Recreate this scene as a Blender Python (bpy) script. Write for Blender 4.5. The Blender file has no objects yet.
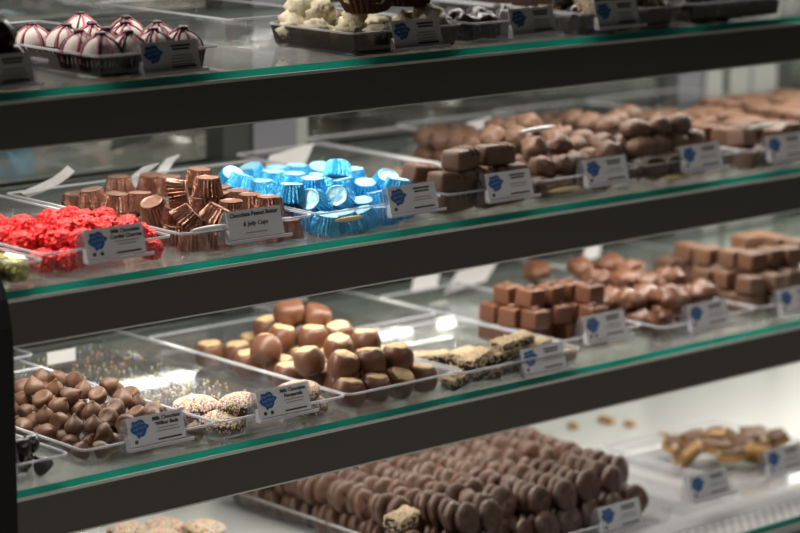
import bpy, bmesh, math, random
from mathutils import Vector, Matrix, Quaternion, noise
from bpy_extras.object_utils import world_to_camera_view
random.seed(11)
scene=bpy.context.scene
COL=scene.collection
PI=math.pi
ZB=.95; ZA=ZB+.176; ZC=ZB-.183; ZD=ZB-.375      # shelf tops (m); the deck is ZD
SX0,SX1=-.80,2.3                               # the case runs along X
YBACK=.46                                      # mirrored sliding doors

# ------------------------------------------------------------ materials
def nodes_of(name):
    m=bpy.data.materials.new(name); m.use_nodes=True
    nt=m.node_tree; nt.nodes.clear()
    out=nt.nodes.new('ShaderNodeOutputMaterial')
    return m,nt,out
def L(nt,a,b): nt.links.new(a,b)
def pmat(name,col,rough=.5,metal=0.,spec=.5,vary=0.,vscale=60.,bump=0.,bscale=200.,sss=0.,coat=0.,stretch=None):
    m,nt,out=nodes_of(name)
    p=nt.nodes.new('ShaderNodeBsdfPrincipled'); L(nt,p.outputs[0],out.inputs[0])
    p.inputs['Base Color'].default_value=(*col,1); p.inputs['Roughness'].default_value=rough
    p.inputs['Metallic'].default_value=metal; p.inputs['Specular IOR Level'].default_value=spec
    if coat: p.inputs['Coat Weight'].default_value=coat; p.inputs['Coat Roughness'].default_value=.15
    if vary or bump:
        tc=nt.nodes.new('ShaderNodeTexCoord'); src=tc.outputs['Object']
        if stretch:
            mp=nt.nodes.new('ShaderNodeMapping'); mp.inputs['Scale'].default_value=stretch; L(nt,src,mp.inputs[0]); src=mp.outputs[0]
    if vary:
        n=nt.nodes.new('ShaderNodeTexNoise'); n.inputs['Scale'].default_value=vscale; n.inputs['Detail'].default_value=4
        L(nt,src,n.inputs['Vector'])
        oi=nt.nodes.new('ShaderNodeObjectInfo')
        ad=nt.nodes.new('ShaderNodeMath'); ad.operation='ADD'; L(nt,n.outputs[0],ad.inputs[0]); L(nt,oi.outputs['Random'],ad.inputs[1])
        hs=nt.nodes.new('ShaderNodeHueSaturation'); hs.inputs['Color'].default_value=(*col,1)
        mr=nt.nodes.new('ShaderNodeMapRange'); mr.inputs['From Max'].default_value=2.; mr.inputs['To Min'].default_value=1-vary; mr.inputs['To Max'].default_value=1+vary
        L(nt,ad.outputs[0],mr.inputs[0]); L(nt,mr.outputs[0],hs.inputs['Value']); L(nt,hs.outputs[0],p.inputs['Base Color'])
    if bump:
        n2=nt.nodes.new('ShaderNodeTexNoise'); n2.inputs['Scale'].default_value=bscale; n2.inputs['Detail'].default_value=3
        L(nt,src,n2.inputs['Vector'])
        b=nt.nodes.new('ShaderNodeBump'); b.inputs['Strength'].default_value=bump; b.inputs['Distance'].default_value=.002
        L(nt,n2.outputs[0],b.inputs['Height']); L(nt,b.outputs[0],p.inputs['Normal'])
    return m
def clearmat(name,tint,base,gloss_rough,haze,hazecol=(.8,.82,.82)):
    """thin clear sheet: straight-through transmission, Schlick reflection, a little surface haze"""
    m,nt,out=nodes_of(name)
    lw=nt.nodes.new('ShaderNodeLayerWeight'); lw.inputs[0].default_value=.5
    pw=nt.nodes.new('ShaderNodeMath'); pw.operation='POWER'; pw.inputs[1].default_value=5; L(nt,lw.outputs['Facing'],pw.inputs[0])
    ma=nt.nodes.new('ShaderNodeMath'); ma.operation='MULTIPLY_ADD'; ma.inputs[1].default_value=.9; ma.inputs[2].default_value=base; ma.use_clamp=True; L(nt,pw.outputs[0],ma.inputs[0])
    tr=nt.nodes.new('ShaderNodeBsdfTransparent'); tr.inputs[0].default_value=(*tint,1)
    gl=nt.nodes.new('ShaderNodeBsdfGlossy'); gl.inputs[0].default_value=(.95,.95,.95,1); gl.inputs['Roughness'].default_value=gloss_rough
    mx=nt.nodes.new('ShaderNodeMixShader'); L(nt,ma.outputs[0],mx.inputs[0]); L(nt,tr.outputs[0],mx.inputs[1]); L(nt,gl.outputs[0],mx.inputs[2])
    df=nt.nodes.new('ShaderNodeBsdfDiffuse'); df.inputs[0].default_value=(*hazecol,1)
    m2=nt.nodes.new('ShaderNodeMixShader'); m2.inputs[0].default_value=haze; L(nt,mx.outputs[0],m2.inputs[1]); L(nt,df.outputs[0],m2.inputs[2])
    L(nt,m2.outputs[0],out.inputs[0])
    return m
M={}
M['milk']=pmat('milk_chocolate',(.150,.076,.044),.46,spec=.45,vary=.22,vscale=90,bump=.12,bscale=160)
M['milk_pale']=pmat('dusty_milk_chocolate',(.138,.075,.048),.5,spec=.4,vary=.22,vscale=90,bump=.25,bscale=220)
M['milk_red']=pmat('caramel_milk_chocolate',(.155,.064,.034),.38,spec=.5,vary=.15,vscale=70,bump=.08,bscale=120)
M['dark']=pmat('dark_chocolate',(.014,.008,.006),.28,spec=.5,vary=.2,vscale=80,bump=.15,bscale=150)
M['cookie']=pmat('chocolate_coated_cookie',(.105,.055,.036),.40,spec=.5,vary=.28,vscale=50,bump=.3,bscale=120)
M['peanut']=pmat('peanut_butter',(.66,.47,.25),.6,spec=.3,vary=.08,vscale=150,bump=.15,bscale=500)
M['nutbits']=pmat('chopped_nuts',(.66,.52,.34),.65,spec=.3,vary=.25,vscale=200)
M['cream']=pmat('cream_coating',(.66,.58,.53),.5,spec=.4,vary=.06,vscale=60)
M['pink']=pmat('pink_icing',(.50,.13,.19),.45,spec=.4,vary=.1)
M['cocoa_line']=pmat('dark_icing',(.03,.012,.013),.4,spec=.5)
M['cupdark']=pmat('dark_paper_cup',(.035,.020,.016),.75,spec=.15,vary=.2)
M['cupbrown']=pmat('brown_paper_cup',(.085,.040,.025),.75,spec=.15,vary=.2)
M['coconut']=pmat('white_coconut_cluster',(.62,.55,.40),.7,spec=.2,vary=.2,vscale=150,bump=.6,bscale=260)
M['copper']=pmat('copper_foil',(.35,.175,.12),.26,metal=.82,spec=.6,vary=.2,bump=.5,bscale=420)
M['copper_face']=pmat('copper_foil_flat',(.34,.18,.13),.40,metal=.5,spec=.5,vary=.15,bump=.06,bscale=140)
M['blue']=pmat('blue_foil',(.06,.50,.90),.30,metal=.42,spec=.9,vary=.2,bump=1.0,bscale=380)
M['blue_face']=pmat('blue_foil_flat_sheen',(.36,.72,.90),.38,metal=.2,spec=.7,vary=.12,bump=.08,bscale=140)  # paler than the pleated sides: reflected lamp light painted into the face colour
M['red']=pmat('red_foil',(.84,.042,.042),.33,metal=.62,spec=.6,vary=.08,bump=.9,bscale=380)
M['green']=pmat('olive_gold_foil',(.42,.40,.10),.35,metal=.6,spec=.7,vary=.2,bump=.7,bscale=230)
M['toffee']=pmat('toffee',(.46,.26,.09),.4,spec=.5,vary=.3,vscale=70)
M['rail']=pmat('dark_brushed_steel',(.16,.15,.14),.36,metal=.85,spec=.5,vary=.06,vscale=6,bump=.03,bscale=40,stretch=(1,30,30))
M['lip']=pmat('bright_aluminium',(.80,.79,.75),.35,metal=.25)
M['alu']=pmat('aluminium_frame',(.20,.20,.23),.45,metal=.2,vary=.05,vscale=4,stretch=(60,1,1))
M['alu_white']=pmat('white_frame',(.36,.37,.35),.5)
M['gasket']=pmat('dark_gasket',(.03,.035,.032),.6)
M['black']=pmat('black_end_panel',(.008,.008,.008),.5,spec=.3)
M['deck']=pmat('white_enamel_deck',(.62,.62,.62),.28,spec=.4,vary=.05,vscale=3)
M['paper']=pmat('white_card',(.80,.79,.79),.6,spec=.3)
M['ink']=pmat('black_ink',(.05,.05,.06),.7,spec=.2)
M['inkgrey']=pmat('grey_ink',(.22,.22,.23),.7,spec=.2)
M['brownink']=pmat('brown_ink',(.14,.08,.05),.7,spec=.2)
M['logo']=pmat('blue_ink',(.035,.13,.36),.7,spec=.2)
M['logo_white']=pmat('pale_blue_ink',(.40,.52,.70),.7,spec=.2)
M['white_glint']=pmat('white_glint_paint',(.85,.87,.84),.3,spec=.6)  # solid white for the painted lamp glints on rims and pieces
M['floor']=pmat('shop_floor',(.50,.49,.44),.35,spec=.4,vary=.15,vscale=1.5)
M['plaster']=pmat('shop_wall',(.34,.35,.32),.8,vary=.3,vscale=1.2)
M['glass']=clearmat('shelf_glass',(.95,.97,.955),.035,.03,.11,(.74,.75,.71))
M['tray']=clearmat('clear_acrylic',(.97,.97,.975),.022,.03,.006)
M['trayrim']=clearmat('acrylic_edge',(.93,.93,.95),.08,.08,.42,(.82,.82,.86))
M['traysmoke']=clearmat('smoky_acrylic',(.42,.36,.34),.05,.1,.05,(.2,.15,.14))
M['holder']=clearmat('clear_tag_holder',(.93,.93,.95),.05,.1,.09)
M['holderedge']=clearmat('tag_holder_edge',(.85,.85,.88),.12,.12,.55,(.9,.88,.92))
# green polished glass edge: light that travels inside the pane leaves here
m,nt,out=nodes_of('glass_edge')
tl=nt.nodes.new('ShaderNodeBsdfTranslucent'); tl.inputs[0].default_value=(.02,.44,.32,1)
df=nt.nodes.new('ShaderNodeBsdfDiffuse'); df.inputs[0].default_value=(.012,.32,.235,1)
gl=nt.nodes.new('ShaderNodeBsdfGlossy'); gl.inputs['Roughness'].default_value=.2; gl.inputs[0].default_value=(.5,.9,.8,1)
a=nt.nodes.new('ShaderNodeMixShader'); a.inputs[0].default_value=.5; L(nt,tl.outputs[0],a.inputs[1]); L(nt,df.outputs[0],a.inputs[2])
b=nt.nodes.new('ShaderNodeMixShader'); b.inputs[0].default_value=.06; L(nt,a.outputs[0],b.inputs[1]); L(nt,gl.outputs[0],b.inputs[2]); L(nt,b.outputs[0],out.inputs[0])
M['edge']=m
M['edge_rear']=pmat('glass_rear_edge',(.012,.06,.045),.4)
# mirror
def mirror(name,c):
    m,nt,out=nodes_of(name)
    gl=nt.nodes.new('ShaderNodeBsdfGlossy'); gl.inputs['Roughness'].default_value=.02; gl.inputs[0].default_value=(*c,1)
    L(nt,gl.outputs[0],out.inputs[0]); M[name]=m
mirror('mirror_pale',(.78,.82,.78)); mirror('mirror_tinted',(.52,.55,.51))
# perforated grille: rows of small slots
m,nt,out=nodes_of('perforated_grille')
p=nt.nodes.new('ShaderNodeBsdfPrincipled'); p.inputs['Roughness'].default_value=.45
tc=nt.nodes.new('ShaderNodeTexCoord'); mp=nt.nodes.new('ShaderNodeMapping'); mp.inputs['Scale'].default_value=(70,70,70)
br=nt.nodes.new('ShaderNodeTexBrick'); br.inputs['Color1'].default_value=(.20,.21,.21,1); br.inputs['Color2'].default_value=(.24,.25,.25,1); br.inputs['Mortar'].default_value=(.68,.68,.68,1)
br.inputs['Scale'].default_value=1.; br.inputs['Mortar Size'].default_value=.14; br.inputs['Brick Width'].default_value=1.; br.inputs['Row Height'].default_value=.5
L(nt,tc.outputs['Object'],mp.inputs[0]); L(nt,mp.outputs[0],br.inputs['Vector']); L(nt,br.outputs['Color'],p.inputs['Base Color']); L(nt,p.outputs[0],out.inputs[0]); M['grille']=m
SPR=[pmat('sprinkle_'+n,c,.45) for n,c in (('white',(.92,.86,.80)),('pink',(.88,.34,.38)),('yellow',(.90,.68,.18)),('orange',(.88,.42,.18)),('green',(.38,.60,.22)),('blue',(.20,.30,.58)),('cream',(.92,.74,.56)))]

# ------------------------------------------------------------ mesh helpers
class MB:
    def __init__(s): s.v=[];s.f=[];s.m=[];s.s=[]
    def add(s,vs,fs,mi=0,smooth=True,mat=None):
        o=len(s.v)
        s.v+=[tuple(mat@Vector(v)) if mat else tuple(v) for v in vs]
        for f in fs: s.f.append(tuple(i+o for i in f)); s.m.append(mi); s.s.append(smooth)
        return s
    def box(s,x0,x1,y0,y1,z0,z1,mi=0,mat=None):
        v=[(x,y,z) for x in (x0,x1) for y in (y0,y1) for z in (z0,z1)]
        return s.add(v,[(0,1,3,2),(4,6,7,5),(0,4,5,1),(2,3,7,6),(0,2,6,4),(1,5,7,3)],mi,False,mat)
    def lathe(s,prof,n=24,mi=0,mod=None,cap0=True,cap1=True,mat=None,smooth=True):
        vs=[]
        for k,(r,z) in enumerate(prof):
            for i in range(n):
                a=2*PI*i/n; rr,zz=(r,z)
                if mod: rr,zz=mod(a,k,r,z)
                vs.append((rr*math.cos(a),rr*math.sin(a),zz))
        fs=[(k*n+i,k*n+(i+1)%n,(k+1)*n+(i+1)%n,(k+1)*n+i) for k in range(len(prof)-1) for i in range(n)]
        if cap0: fs.append(tuple(reversed(range(n))))
        if cap1: fs.append(tuple((len(prof)-1)*n+i for i in range(n)))
        return s.add(vs,fs,mi,smooth,mat)
    def tube(s,pts,r,n=6,mi=0,mat=None):
        vs=[];P=[Vector(p) for p in pts]
        up=Vector((.13,.2,.97))
        for k,p in enumerate(P):
            t=(P[min(k+1,len(P)-1)]-P[max(k-1,0)]).normalized()
            a=t.cross(up).normalized(); b=a.cross(t)
            rr=r(k/(len(P)-1)) if callable(r) else r
            for i in range(n):
                q=2*PI*i/n; vs.append(p+a*rr*math.cos(q)+b*rr*math.sin(q))
        fs=[(k*n+i,k*n+(i+1)%n,(k+1)*n+(i+1)%n,(k+1)*n+i) for k in range(len(P)-1) for i in range(n)]
        fs+=[tuple(reversed(range(n))),tuple((len(P)-1)*n+i for i in range(n))]
        return s.add(vs,fs,mi,True,mat)
    def poly(s,pts,y0,y1,mi=0,mat=None):
        """prism of an outline (x,z) from depth y0 to y1"""
        n=len(pts); vs=[(x,y0,z) for x,z in pts]+[(x,y1,z) for x,z in pts]
        fs=[tuple(range(n)),tuple(reversed(range(n,2*n)))]+[((i+1)%n,i,i+n,(i+1)%n+n) for i in range(n)]
        return s.add(vs,fs,mi,False,mat)
    def mesh(s,name,mats):
        me=bpy.data.meshes.new(name); me.from_pydata(s.v,[],s.f)
        for mm in (mats if isinstance(mats,(list,tuple)) else [mats]): me.materials.append(M[mm] if isinstance(mm,str) else mm)
        me.polygons.foreach_set('material_index',s.m); me.polygons.foreach_set('use_smooth',s.s)
        bm=bmesh.new(); bm.from_mesh(me); bmesh.ops.recalc_face_normals(bm,faces=bm.faces); bm.to_mesh(me); bm.free()
        return me
def ico(sub): 
    bm=bmesh.new(); bmesh.ops.create_icosphere(bm,subdivisions=sub,radius=1); 
    v=[tuple(x.co) for x in bm.verts]; f=[tuple(y.index for y in x.verts) for x in bm.faces]; bm.free(); return v,f
ICO={k:ico(k) for k in (1,2,3,4)}
def rbox_mesh(name,sx,sy,sz,bev,mat,seg=3,lump=0,seed=0,taper=0,cuts=0):
    bm=bmesh.new(); bmesh.ops.create_cube(bm,size=1)
    for v in bm.verts: v.co=Vector((v.co.x*sx*(1-taper*(v.co.z+.5)),v.co.y*sy*(1-taper*(v.co.z+.5)),v.co.z*sz))
    bmesh.ops.bevel(bm,geom=bm.edges[:],offset=bev,segments=seg,profile=.6,affect='EDGES')
    if cuts: bmesh.ops.subdivide_edges(bm,edges=bm.edges[:],cuts=cuts,use_grid_fill=True)
    if lump:
        for v in bm.verts: v.co+=v.co.normalized()*lump*noise.noise(v.co*90+Vector((seed*7,0,0)))
    bmesh.ops.recalc_face_normals(bm,faces=bm.faces)
    me=bpy.data.meshes.new(name); bm.to_mesh(me); bm.free()
    me.polygons.foreach_set('use_smooth',[True]*len(me.polygons)); me.materials.append(M[mat]); return me
def obj(name,me,parent=None,loc=(0,0,0),q=None):
    o=bpy.data.objects.new(name,me); COL.objects.link(o); o.location=loc
    if q is not None: o.rotation_mode='QUATERNION'; o.rotation_quaternion=q
    if parent: o.parent=parent
    return o
def tag(o,label,cat,group=None,kind=None):
    o['label']=label; o['category']=cat
    if group: o['group']=group
    if kind: o['kind']=kind
    return o
def struct(o): o['kind']='structure'; return o
def tree_copy(o,loc,q):
    c=o.copy(); COL.objects.link(c); c.location=loc; c.rotation_mode='QUATERNION'; c.rotation_quaternion=q
    for ch in o.children:
        d=ch.copy(); COL.objects.link(d); d.parent=c; d.matrix_parent_inverse=ch.matrix_parent_inverse.copy()
    return c
def aim(ax,spin):
    return Vector((0,0,1)).rotation_difference(Vector(ax).normalized())@Quaternion((0,0,1),spin)
def rnd(a,b): return random.uniform(a,b)

# ------------------------------------------------------------ camera
fw=Vector((.65848,.72672,-.19556)); rt=Vector((.74193,-.67045,.00680)); up=Vector((.12617,.14957,.98067))
fw.normalize(); rt=(rt-fw*rt.dot(fw)).normalized(); up=rt.cross(fw)
cd=bpy.data.cameras.new('camera'); cam=bpy.data.objects.new('camera',cd); COL.objects.link(cam)
cam.matrix_world=Matrix(((rt.x,up.x,-fw.x,-1.6938),(rt.y,up.y,-fw.y,-1.8694),(rt.z,up.z,-fw.z,.4658+ZB),(0,0,0,1)))
cd.sensor_width=36; cd.lens=36*2565.4/800; cd.clip_start=.05; cd.clip_end=60
cd.dof.use_dof=True; cd.dof.focus_distance=2.47; cd.dof.aperture_fstop=3.7
scene.camera=cam
bpy.context.view_layer.update()

# ------------------------------------------------------------ setting
def plate(name,x0,x1,y0,y1,z0,z1,mat): return obj(name,MB().box(x0,x1,y0,y1,z0,z1).mesh(name,mat))
struct(plate('floor',-6,8,-7,2.0,-.05,0,'floor'))
struct(plate('wall_back',-6,8,1.9,2.0,0,3.0,'plaster'))
struct(plate('wall_front',-6,8,-7.1,-7.0,0,3.0,'plaster'))
# mirrored sliding doors with their frames
def stile(par,name,x0,x1,mat,y0=YBACK-.012,y1=YBACK+.02): obj(name,MB().box(x0,x1,y0,y1,ZD-.02,ZA+.5).mesh(name,mat),par)
def mirror_door(name,x0,x1,y,mat):
    d=struct(obj(name,MB().box(x0,x1,y,y+.006,ZD,ZA+.5).mesh(name,mat)))
    return d
d1=mirror_door('door_1',SX0,.130,YBACK+.004,'mirror_pale')
stile(d1,'door_gasket',.128,.171,'gasket'); 
d2=mirror_door('door_2',.255,.93,YBACK+.010,'mirror_tinted')
stile(d2,'door_frame',.171,.236,'alu',YBACK-.016); stile(d2,'door_edge',.236,.256,'alu_white')
d3=mirror_door('door_3',1.12,SX1,YBACK+.004,'mirror_tinted')
stile(d3,'door_frame',.915,.967,'alu'); stile(d3,'door_edge',.967,1.002,'alu_white',YBACK-.016); stile(d3,'door_gasket',1.002,1.02,'gasket')
stile(d3,'door_frame',1.02,1.062,'alu_white'); stile(d3,'door_gasket',1.062,1.07,'alu'); stile(d3,'door_frame',1.07,1.122,'alu_white'); stile(d3,'door_gasket',1.122,1.156,'gasket')

# glass shelves with their rails
def shelf(z,label,yb=.44,SX0=-.468):
    mb=MB(); th=.007
    v=[(x,y,zz) for x in (SX0,SX1) for y in (0,yb) for zz in (z-th,z)]
    mb.add(v,[(0,4,6,2),(1,3,7,5)],0,False); mb.add(v,[(0,1,5,4)],1,False); mb.add(v,[(2,6,7,3),(0,2,3,1),(4,5,7,6)],2,False)
    s=obj('glass_shelf',mb.mesh('glass_shelf',['glass','edge','edge_rear'])); tag(s,label,'shelf','glass shelves of the display case')
    obj('front_rail',MB().box(SX0,SX1,.0,.014,z-.050,z-.0102).mesh('front_rail','rail'),s)
    obj('rail_lip',MB().box(SX0,SX1,-.0015,.016,z-.0102,z-.0073).mesh('rail_lip','lip'),s)
    obj('rear_channel',MB().box(SX0,SX1,yb+.0005,yb+.012,z-.012,z+.003).mesh('rear_channel','gasket'),s)
    obj('rail_trim',MB().box(SX0,SX1,-.0008,.016,z-.0515,z-.050).mesh('rail_trim','lip'),s)
    return s
shelf(ZA,'uppermost glass shelf with green edge, carrying the pink striped truffles',SX0=-.80)
shelf(ZB,'second glass shelf down, carrying the foil-wrapped candies')
shelf(ZC,'third glass shelf down, carrying the chocolate drops and peanut butter balls')
hd=plate('added_shade_slab',-.80,SX1,-.34,.0,ZA+.165,ZA+.195,'gasket'); tag(hd,'unseen dark slab added above the uppermost shelf to shade it','shade slab')  # out of view, added to keep the shop lamp off the top-shelf tags
# deck of the case
dk=obj('case_deck',MB().box(-.468,SX1,-.055,YBACK+.03,ZD-.04,ZD).mesh('case_deck','deck')); tag(dk,'white bottom deck of the display case under the cookie tray','case deck')
gr=obj('air_grille',MB().box(-.468,SX1,-.108,-.056,ZD-.03,ZD-.001).mesh('air_grille','grille'),dk)
obj('deck_edge_glass',MB().box(-.468,SX1,-.116,-.109,ZD-.002,ZD+.002).mesh('deck_edge_glass',['edge']),dk)
obj('deck_lip',MB().box(-.468,SX1,-.117,-.109,ZD-.012,ZD-.0021).mesh('deck_lip','lip'),dk)
obj('deck_front',MB().box(-.468,SX1,-.130,-.112,ZD-.30,ZD-.0125).mesh('deck_front','rail'),dk)
obj('kick_base',MB().box(-.468,SX1,-.10,.5,0,ZD-.041).mesh('kick_base','black'),dk)
# black end panel at the left
ep=[(-.014,0),(-.014,ZB-.050),(-.012,ZB-.030),(-.006,ZB-.005),(.004,ZB+.018),(.03,ZB+.045),(.08,ZB+.07),(.445,ZB+.10),(.445,0)]
mb=MB(); n=len(ep); vs=[(-.500,y,z) for y,z in ep]+[(-.470,y,z) for y,z in ep]
mb.add(vs,[tuple(range(n)),tuple(reversed(range(n,2*n)))]+[((i+1)%n,i,i+n,(i+1)%n+n) for i in range(n)],0,False)
eo=obj('end_panel',mb.mesh('end_panel','black')); tag(eo,'black end panel of the case at the left frame edge','end panel')

# ------------------------------------------------------------ trays
def rring(w,d,r,z,ox=0,oy=0,k=4):
    pts=[]
    for cx,cy,a0 in ((w/2-r,d/2-r,0),(-w/2+r,d/2-r,PI/2),(-w/2+r,-d/2+r,PI),(w/2-r,-d/2+r,3*PI/2)):
        for i in range(k+1):
            a=a0+PI/2*i/k; pts.append((ox+cx+r*math.cos(a),oy+cy+r*math.sin(a),z))
    return pts
def ringmesh(rings,name,mat,cap_first=False,cap_last=False):
    mb=MB(); n=len(rings[0]); vs=[p for r in rings for p in r]
    fs=[(k*n+i,k*n+(i+1)%n,(k+1)*n+(i+1)%n,(k+1)*n+i) for k in range(len(rings)-1) for i in range(n)]
    if cap_first: fs.append(tuple(reversed(range(n))))
    if cap_last: fs.append(tuple((len(rings)-1)*n+i for i in range(n)))
    mb.add(vs,fs,0,False); return mb.mesh(name,mat)
def tray(x0,x1,y0,y1,z,label,h=.026,mat='tray',rim='trayrim',group='clear acrylic candy trays',draft=.004):
    w,d=x1-x0,y1-y0; z+=.0006
    t=.0016
    R=[rring(w-2*draft-.006,d-2*draft-.006,.006,0),rring(w-2*draft,d-2*draft,.007,.003),rring(w,d,.008,h),rring(w-2*t,d-2*t,.007,h),rring(w-2*draft-2*t,d-2*draft-2*t,.006,.003+t*.6),rring(w-2*draft-.008,d-2*draft-.008,.005,t)]
    o=obj('candy_tray',ringmesh(R,'candy_tray',mat,True,True),None,((x0+x1)/2,(y0+y1)/2,z))
    e=.0005
    R=[rring(w+2*e,d+2*e,.009,h-.0012),rring(w+2*e,d+2*e,.009,h+.0004),rring(w-2*t-.0008,d-2*t-.0008,.007,h+.0004),rring(w-2*t-.0008,d-2*t-.0008,.007,h-.0014),rring(w+2*e,d+2*e,.009,h-.0014)]
    obj('tray_rim',ringmesh(R,'tray_rim',rim),o)
    return tag(o,label,'tray',group)
Y1=.305
TR={
 'A0':(-.57,-.41,.006,Y1,ZA,'clear tray of dark chocolates beside the pink striped truffles'),
 'A2':(-.36,-.222,.006,Y1,ZA,'clear tray holding the pink striped truffles'),
 'A3':(-.057,.09,.006,.140,ZA,'smoky brown tray holding the white coconut clusters'),
 'A4':(.102,.25,.006,.25,ZA,'clear tray with two dark white-dusted truffles, right of the coconut clusters'),
 'A5':(.262,.425,.006,.25,ZA,'clear tray of dark clusters on top shelf, second from the right'),
 'A6':(.437,.607,.006,.25,ZA,'clear tray of dark chocolates at right end of top shelf'),
 'B1':(-.466,-.4335,-.012,Y1-.05,ZB,'clear tray with the olive-gold foil candy, corner only'),
 'red':(-.422,-.277,.008,Y1,ZB,'clear tray of red foil candies'),
 'copper':(-.267,-.106,.008,Y1,ZB,'clear tray of copper foil cups'),
 'blue':(-.100,.066,.008,Y1+.01,ZB,'clear tray of blue foil cups'),
 'B5':(.074,.199,.008,.36,ZB,'clear tray of chunky chocolate bars beside blue foil cups'),
 'B6':(.208,.362,.008,.40,ZB,'clear tray of round chocolate lumps with white glint in front'),
 'B7':(.369,.532,.008,.42,ZB,'clear tray of ridged chocolates, two trays right of chunky bars'),
 'B8':(.54,.70,.008,.43,ZB,'clear tray of dark-fronted chocolate blocks on middle shelf'),
 'B9':(.708,.90,.008,.43,ZB,'clear tray at right end of foil candy shelf'),
 'C0':(-.466,-.398,.006,.25,ZC,'clear tray of dark chocolate drops beside black panel'),
 'kiss':(-.384,-.228,.006,Y1,ZC,'clear tray of milk chocolate drops'),
 'nonpareil':(-.228,-.064,.006,.47-.03,ZC,'clear tray of sprinkle covered discs with spilled sprinkles'),
 'buckeye':(-.062,.098,.006,.345,ZC,'clear tray of chocolate dipped peanut butter balls'),
 'nut':(.088,.266,-.001,.20,ZC,'short clear tray of chopped-nut covered bars'),
 'caramel':(.272,.402,.035,.34,ZC,'clear tray of square milk chocolate caramels'),
 'cluster':(.405,.567,.008,.41,ZC,'clear tray of lumpy milk chocolate clusters'),
 'block':(.572,.765,.008,.43,ZC,'clear tray of small dark-brown chocolate blocks at lower right'),
}
def liner(x0,x1,y0,y1,z,par):
    w,d=x1-x0-.016,y1-y0-.016
    R_=[rring(w-.004,d-.004,.006,.0022),rring(w,d,.006,.017),rring(w-.002,d-.002,.006,.017),rring(w-.006,d-.006,.006,.003)]
    obj('dark_liner',ringmesh(R_,'dark_liner','cupdark',True,True),par)
TO={k:tray(*v[:5],v[5],h={ZA:.023,ZB:.026,ZC:.0215}[v[4]],mat='traysmoke' if k=='A3' else 'tray') for k,v in TR.items()}
for k_ in ('A2','A5','A6'): liner(*TR[k_][:5],TO[k_])
tray(.12,.255,.215,.40,ZC,'empty clear tray behind the nut covered bars')
tray(-.37,-.21,.31+.03,.445-.01,ZC,'empty clear tray behind the milk chocolate drops')
tray(-.085,.05,.165,.40,ZA,'empty clear tray between striped truffles and coconut clusters')
TD1=tray(.046,.39,-.035,.365,ZD,'large shallow clear tray of chocolate coated cookies',h=.022)
TD2=tray(.402,.505,-.03,.20,ZD,'clear nearly empty tray between coated cookies and toffee bark',h=.018)
TD3=tray(.515,.72,-.03,.20,ZD,'clear tray holding the broken toffee bark pieces',h=.018)

# ------------------------------------------------------------ kinds of candy (unit pieces)
PROTO={}
def cup_meshes(kind,seed):
    rs=random.Random(seed); ns=48
    ph=[rs.uniform(0,6.3) for _ in range(4)]; amp=[rs.uniform(.5,1) for _ in range(ns)]
    def mod(a,k,r,z):
        i=round(a/(2*PI)*ns)%ns
        w=(1 if i%2 else -1)*amp[i]*.085*(1.2 if k<2 else .9)+.02*math.sin(17*a+ph[3]+k)
        w+=.03*math.sin(2*a+ph[0])*(1 if k<3 else .4)+.02*math.sin(5*a+ph[1]+k)
        return r*(1+w), z+.0006*math.sin(3*a+ph[2])+(.0004*amp[i] if k==5 else 0)
    prof=[(.0120,-.0098),(.0143,-.0100),(.0140,-.0080),(.0127,-.001),(.0114,.0055),(.0107,.0090),(.0098,.0084)]
    a=MB().lathe(prof,ns,mod=mod,smooth=False).mesh('foil_cup',kind)
    def mod2(a_,k,r,z): return r*(1+.012*math.sin(7*a_+ph[3])), z+.0002*math.sin(5*a_+k)
    b=MB().lathe([(.0103,.0094),(.0103,.0103),(.0095,.0106),(.0092,.0100),(.005,.0101),(.0004,.0103)],32,mod=mod2).mesh('foil_face',kind+'_face')
    return a,b
for kind in ('copper','blue'):
    PROTO[kind]=[cup_meshes(kind,s) for s in range(5)]
def ball_foil(kind,seed):
    v,f=ICO[4]; rs=Vector((seed*3.1,seed*1.7,0)); out=[]
    for p in v:
        p=Vector(p); a=math.atan2(p.y,p.x)
        n1=noise.noise(p*2.2+rs)*.10; n2=abs(noise.noise(p*5+rs))*.16; n3=abs(noise.noise(p*9+rs))*.14+noise.noise(p*23+rs)*.035
        pl=.05*math.sin(13*a+4*noise.noise(p*2+rs))*(1-abs(p.z))
        r=1+n1-n2-n3+pl
        z=p.z
        if z>.62: z=.62+(z-.62)*.55
        if z<-.55: z=-.55+(z+.55)*.3
        out.append((p.x*r*.0140,p.y*r*.0140,z*r*.0148))
    return MB().add(out,f,0,False).mesh('foil_candy',kind)
PROTO['red']=[(ball_foil('red',s),) for s in range(5)]
PROTO['green']=[(ball_foil('green',s+9),) for s in range(2)]
def kiss_mesh(seed,mat):
    rs=random.Random(seed); bend=rs.uniform(-.0035,.0035); b2=rs.uniform(-.002,.002); s=rs.uniform(.90,1.06)
    prof=[(.0005,-.0058),(.004,-.0055),(.0062,-.0066),(.0085,-.0062),(.0096,-.0045),(.0100,-.0015),(.0093,.002),(.0072,.0052),(.0046,.0074),(.0028,.0090),(.0019,.0106),(.0012,.0118),(.0003,.0122)]
    mb=MB(); n=22; mb.lathe(prof,n,mod=lambda a,k,r,z:(r*s*(1+(.07*math.sin(5*a+seed) if k in(1,2) else .025*math.sin(2*a+seed))),z))
    mb.v=[(x+bend*max(0,z/.012)**2,y+b2*max(0,z/.012)**2,z-max(0,z-.009)*.35*(seed%2)) for x,y,z in mb.v]
    return mb.mesh('chocolate_drop',mat)
PROTO['kiss']=[(kiss_mesh(s,'milk'),) for s in range(7)]
PROTO['darkkiss']=[(kiss_mesh(s+3,'dark'),) for s in range(4)]
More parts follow.
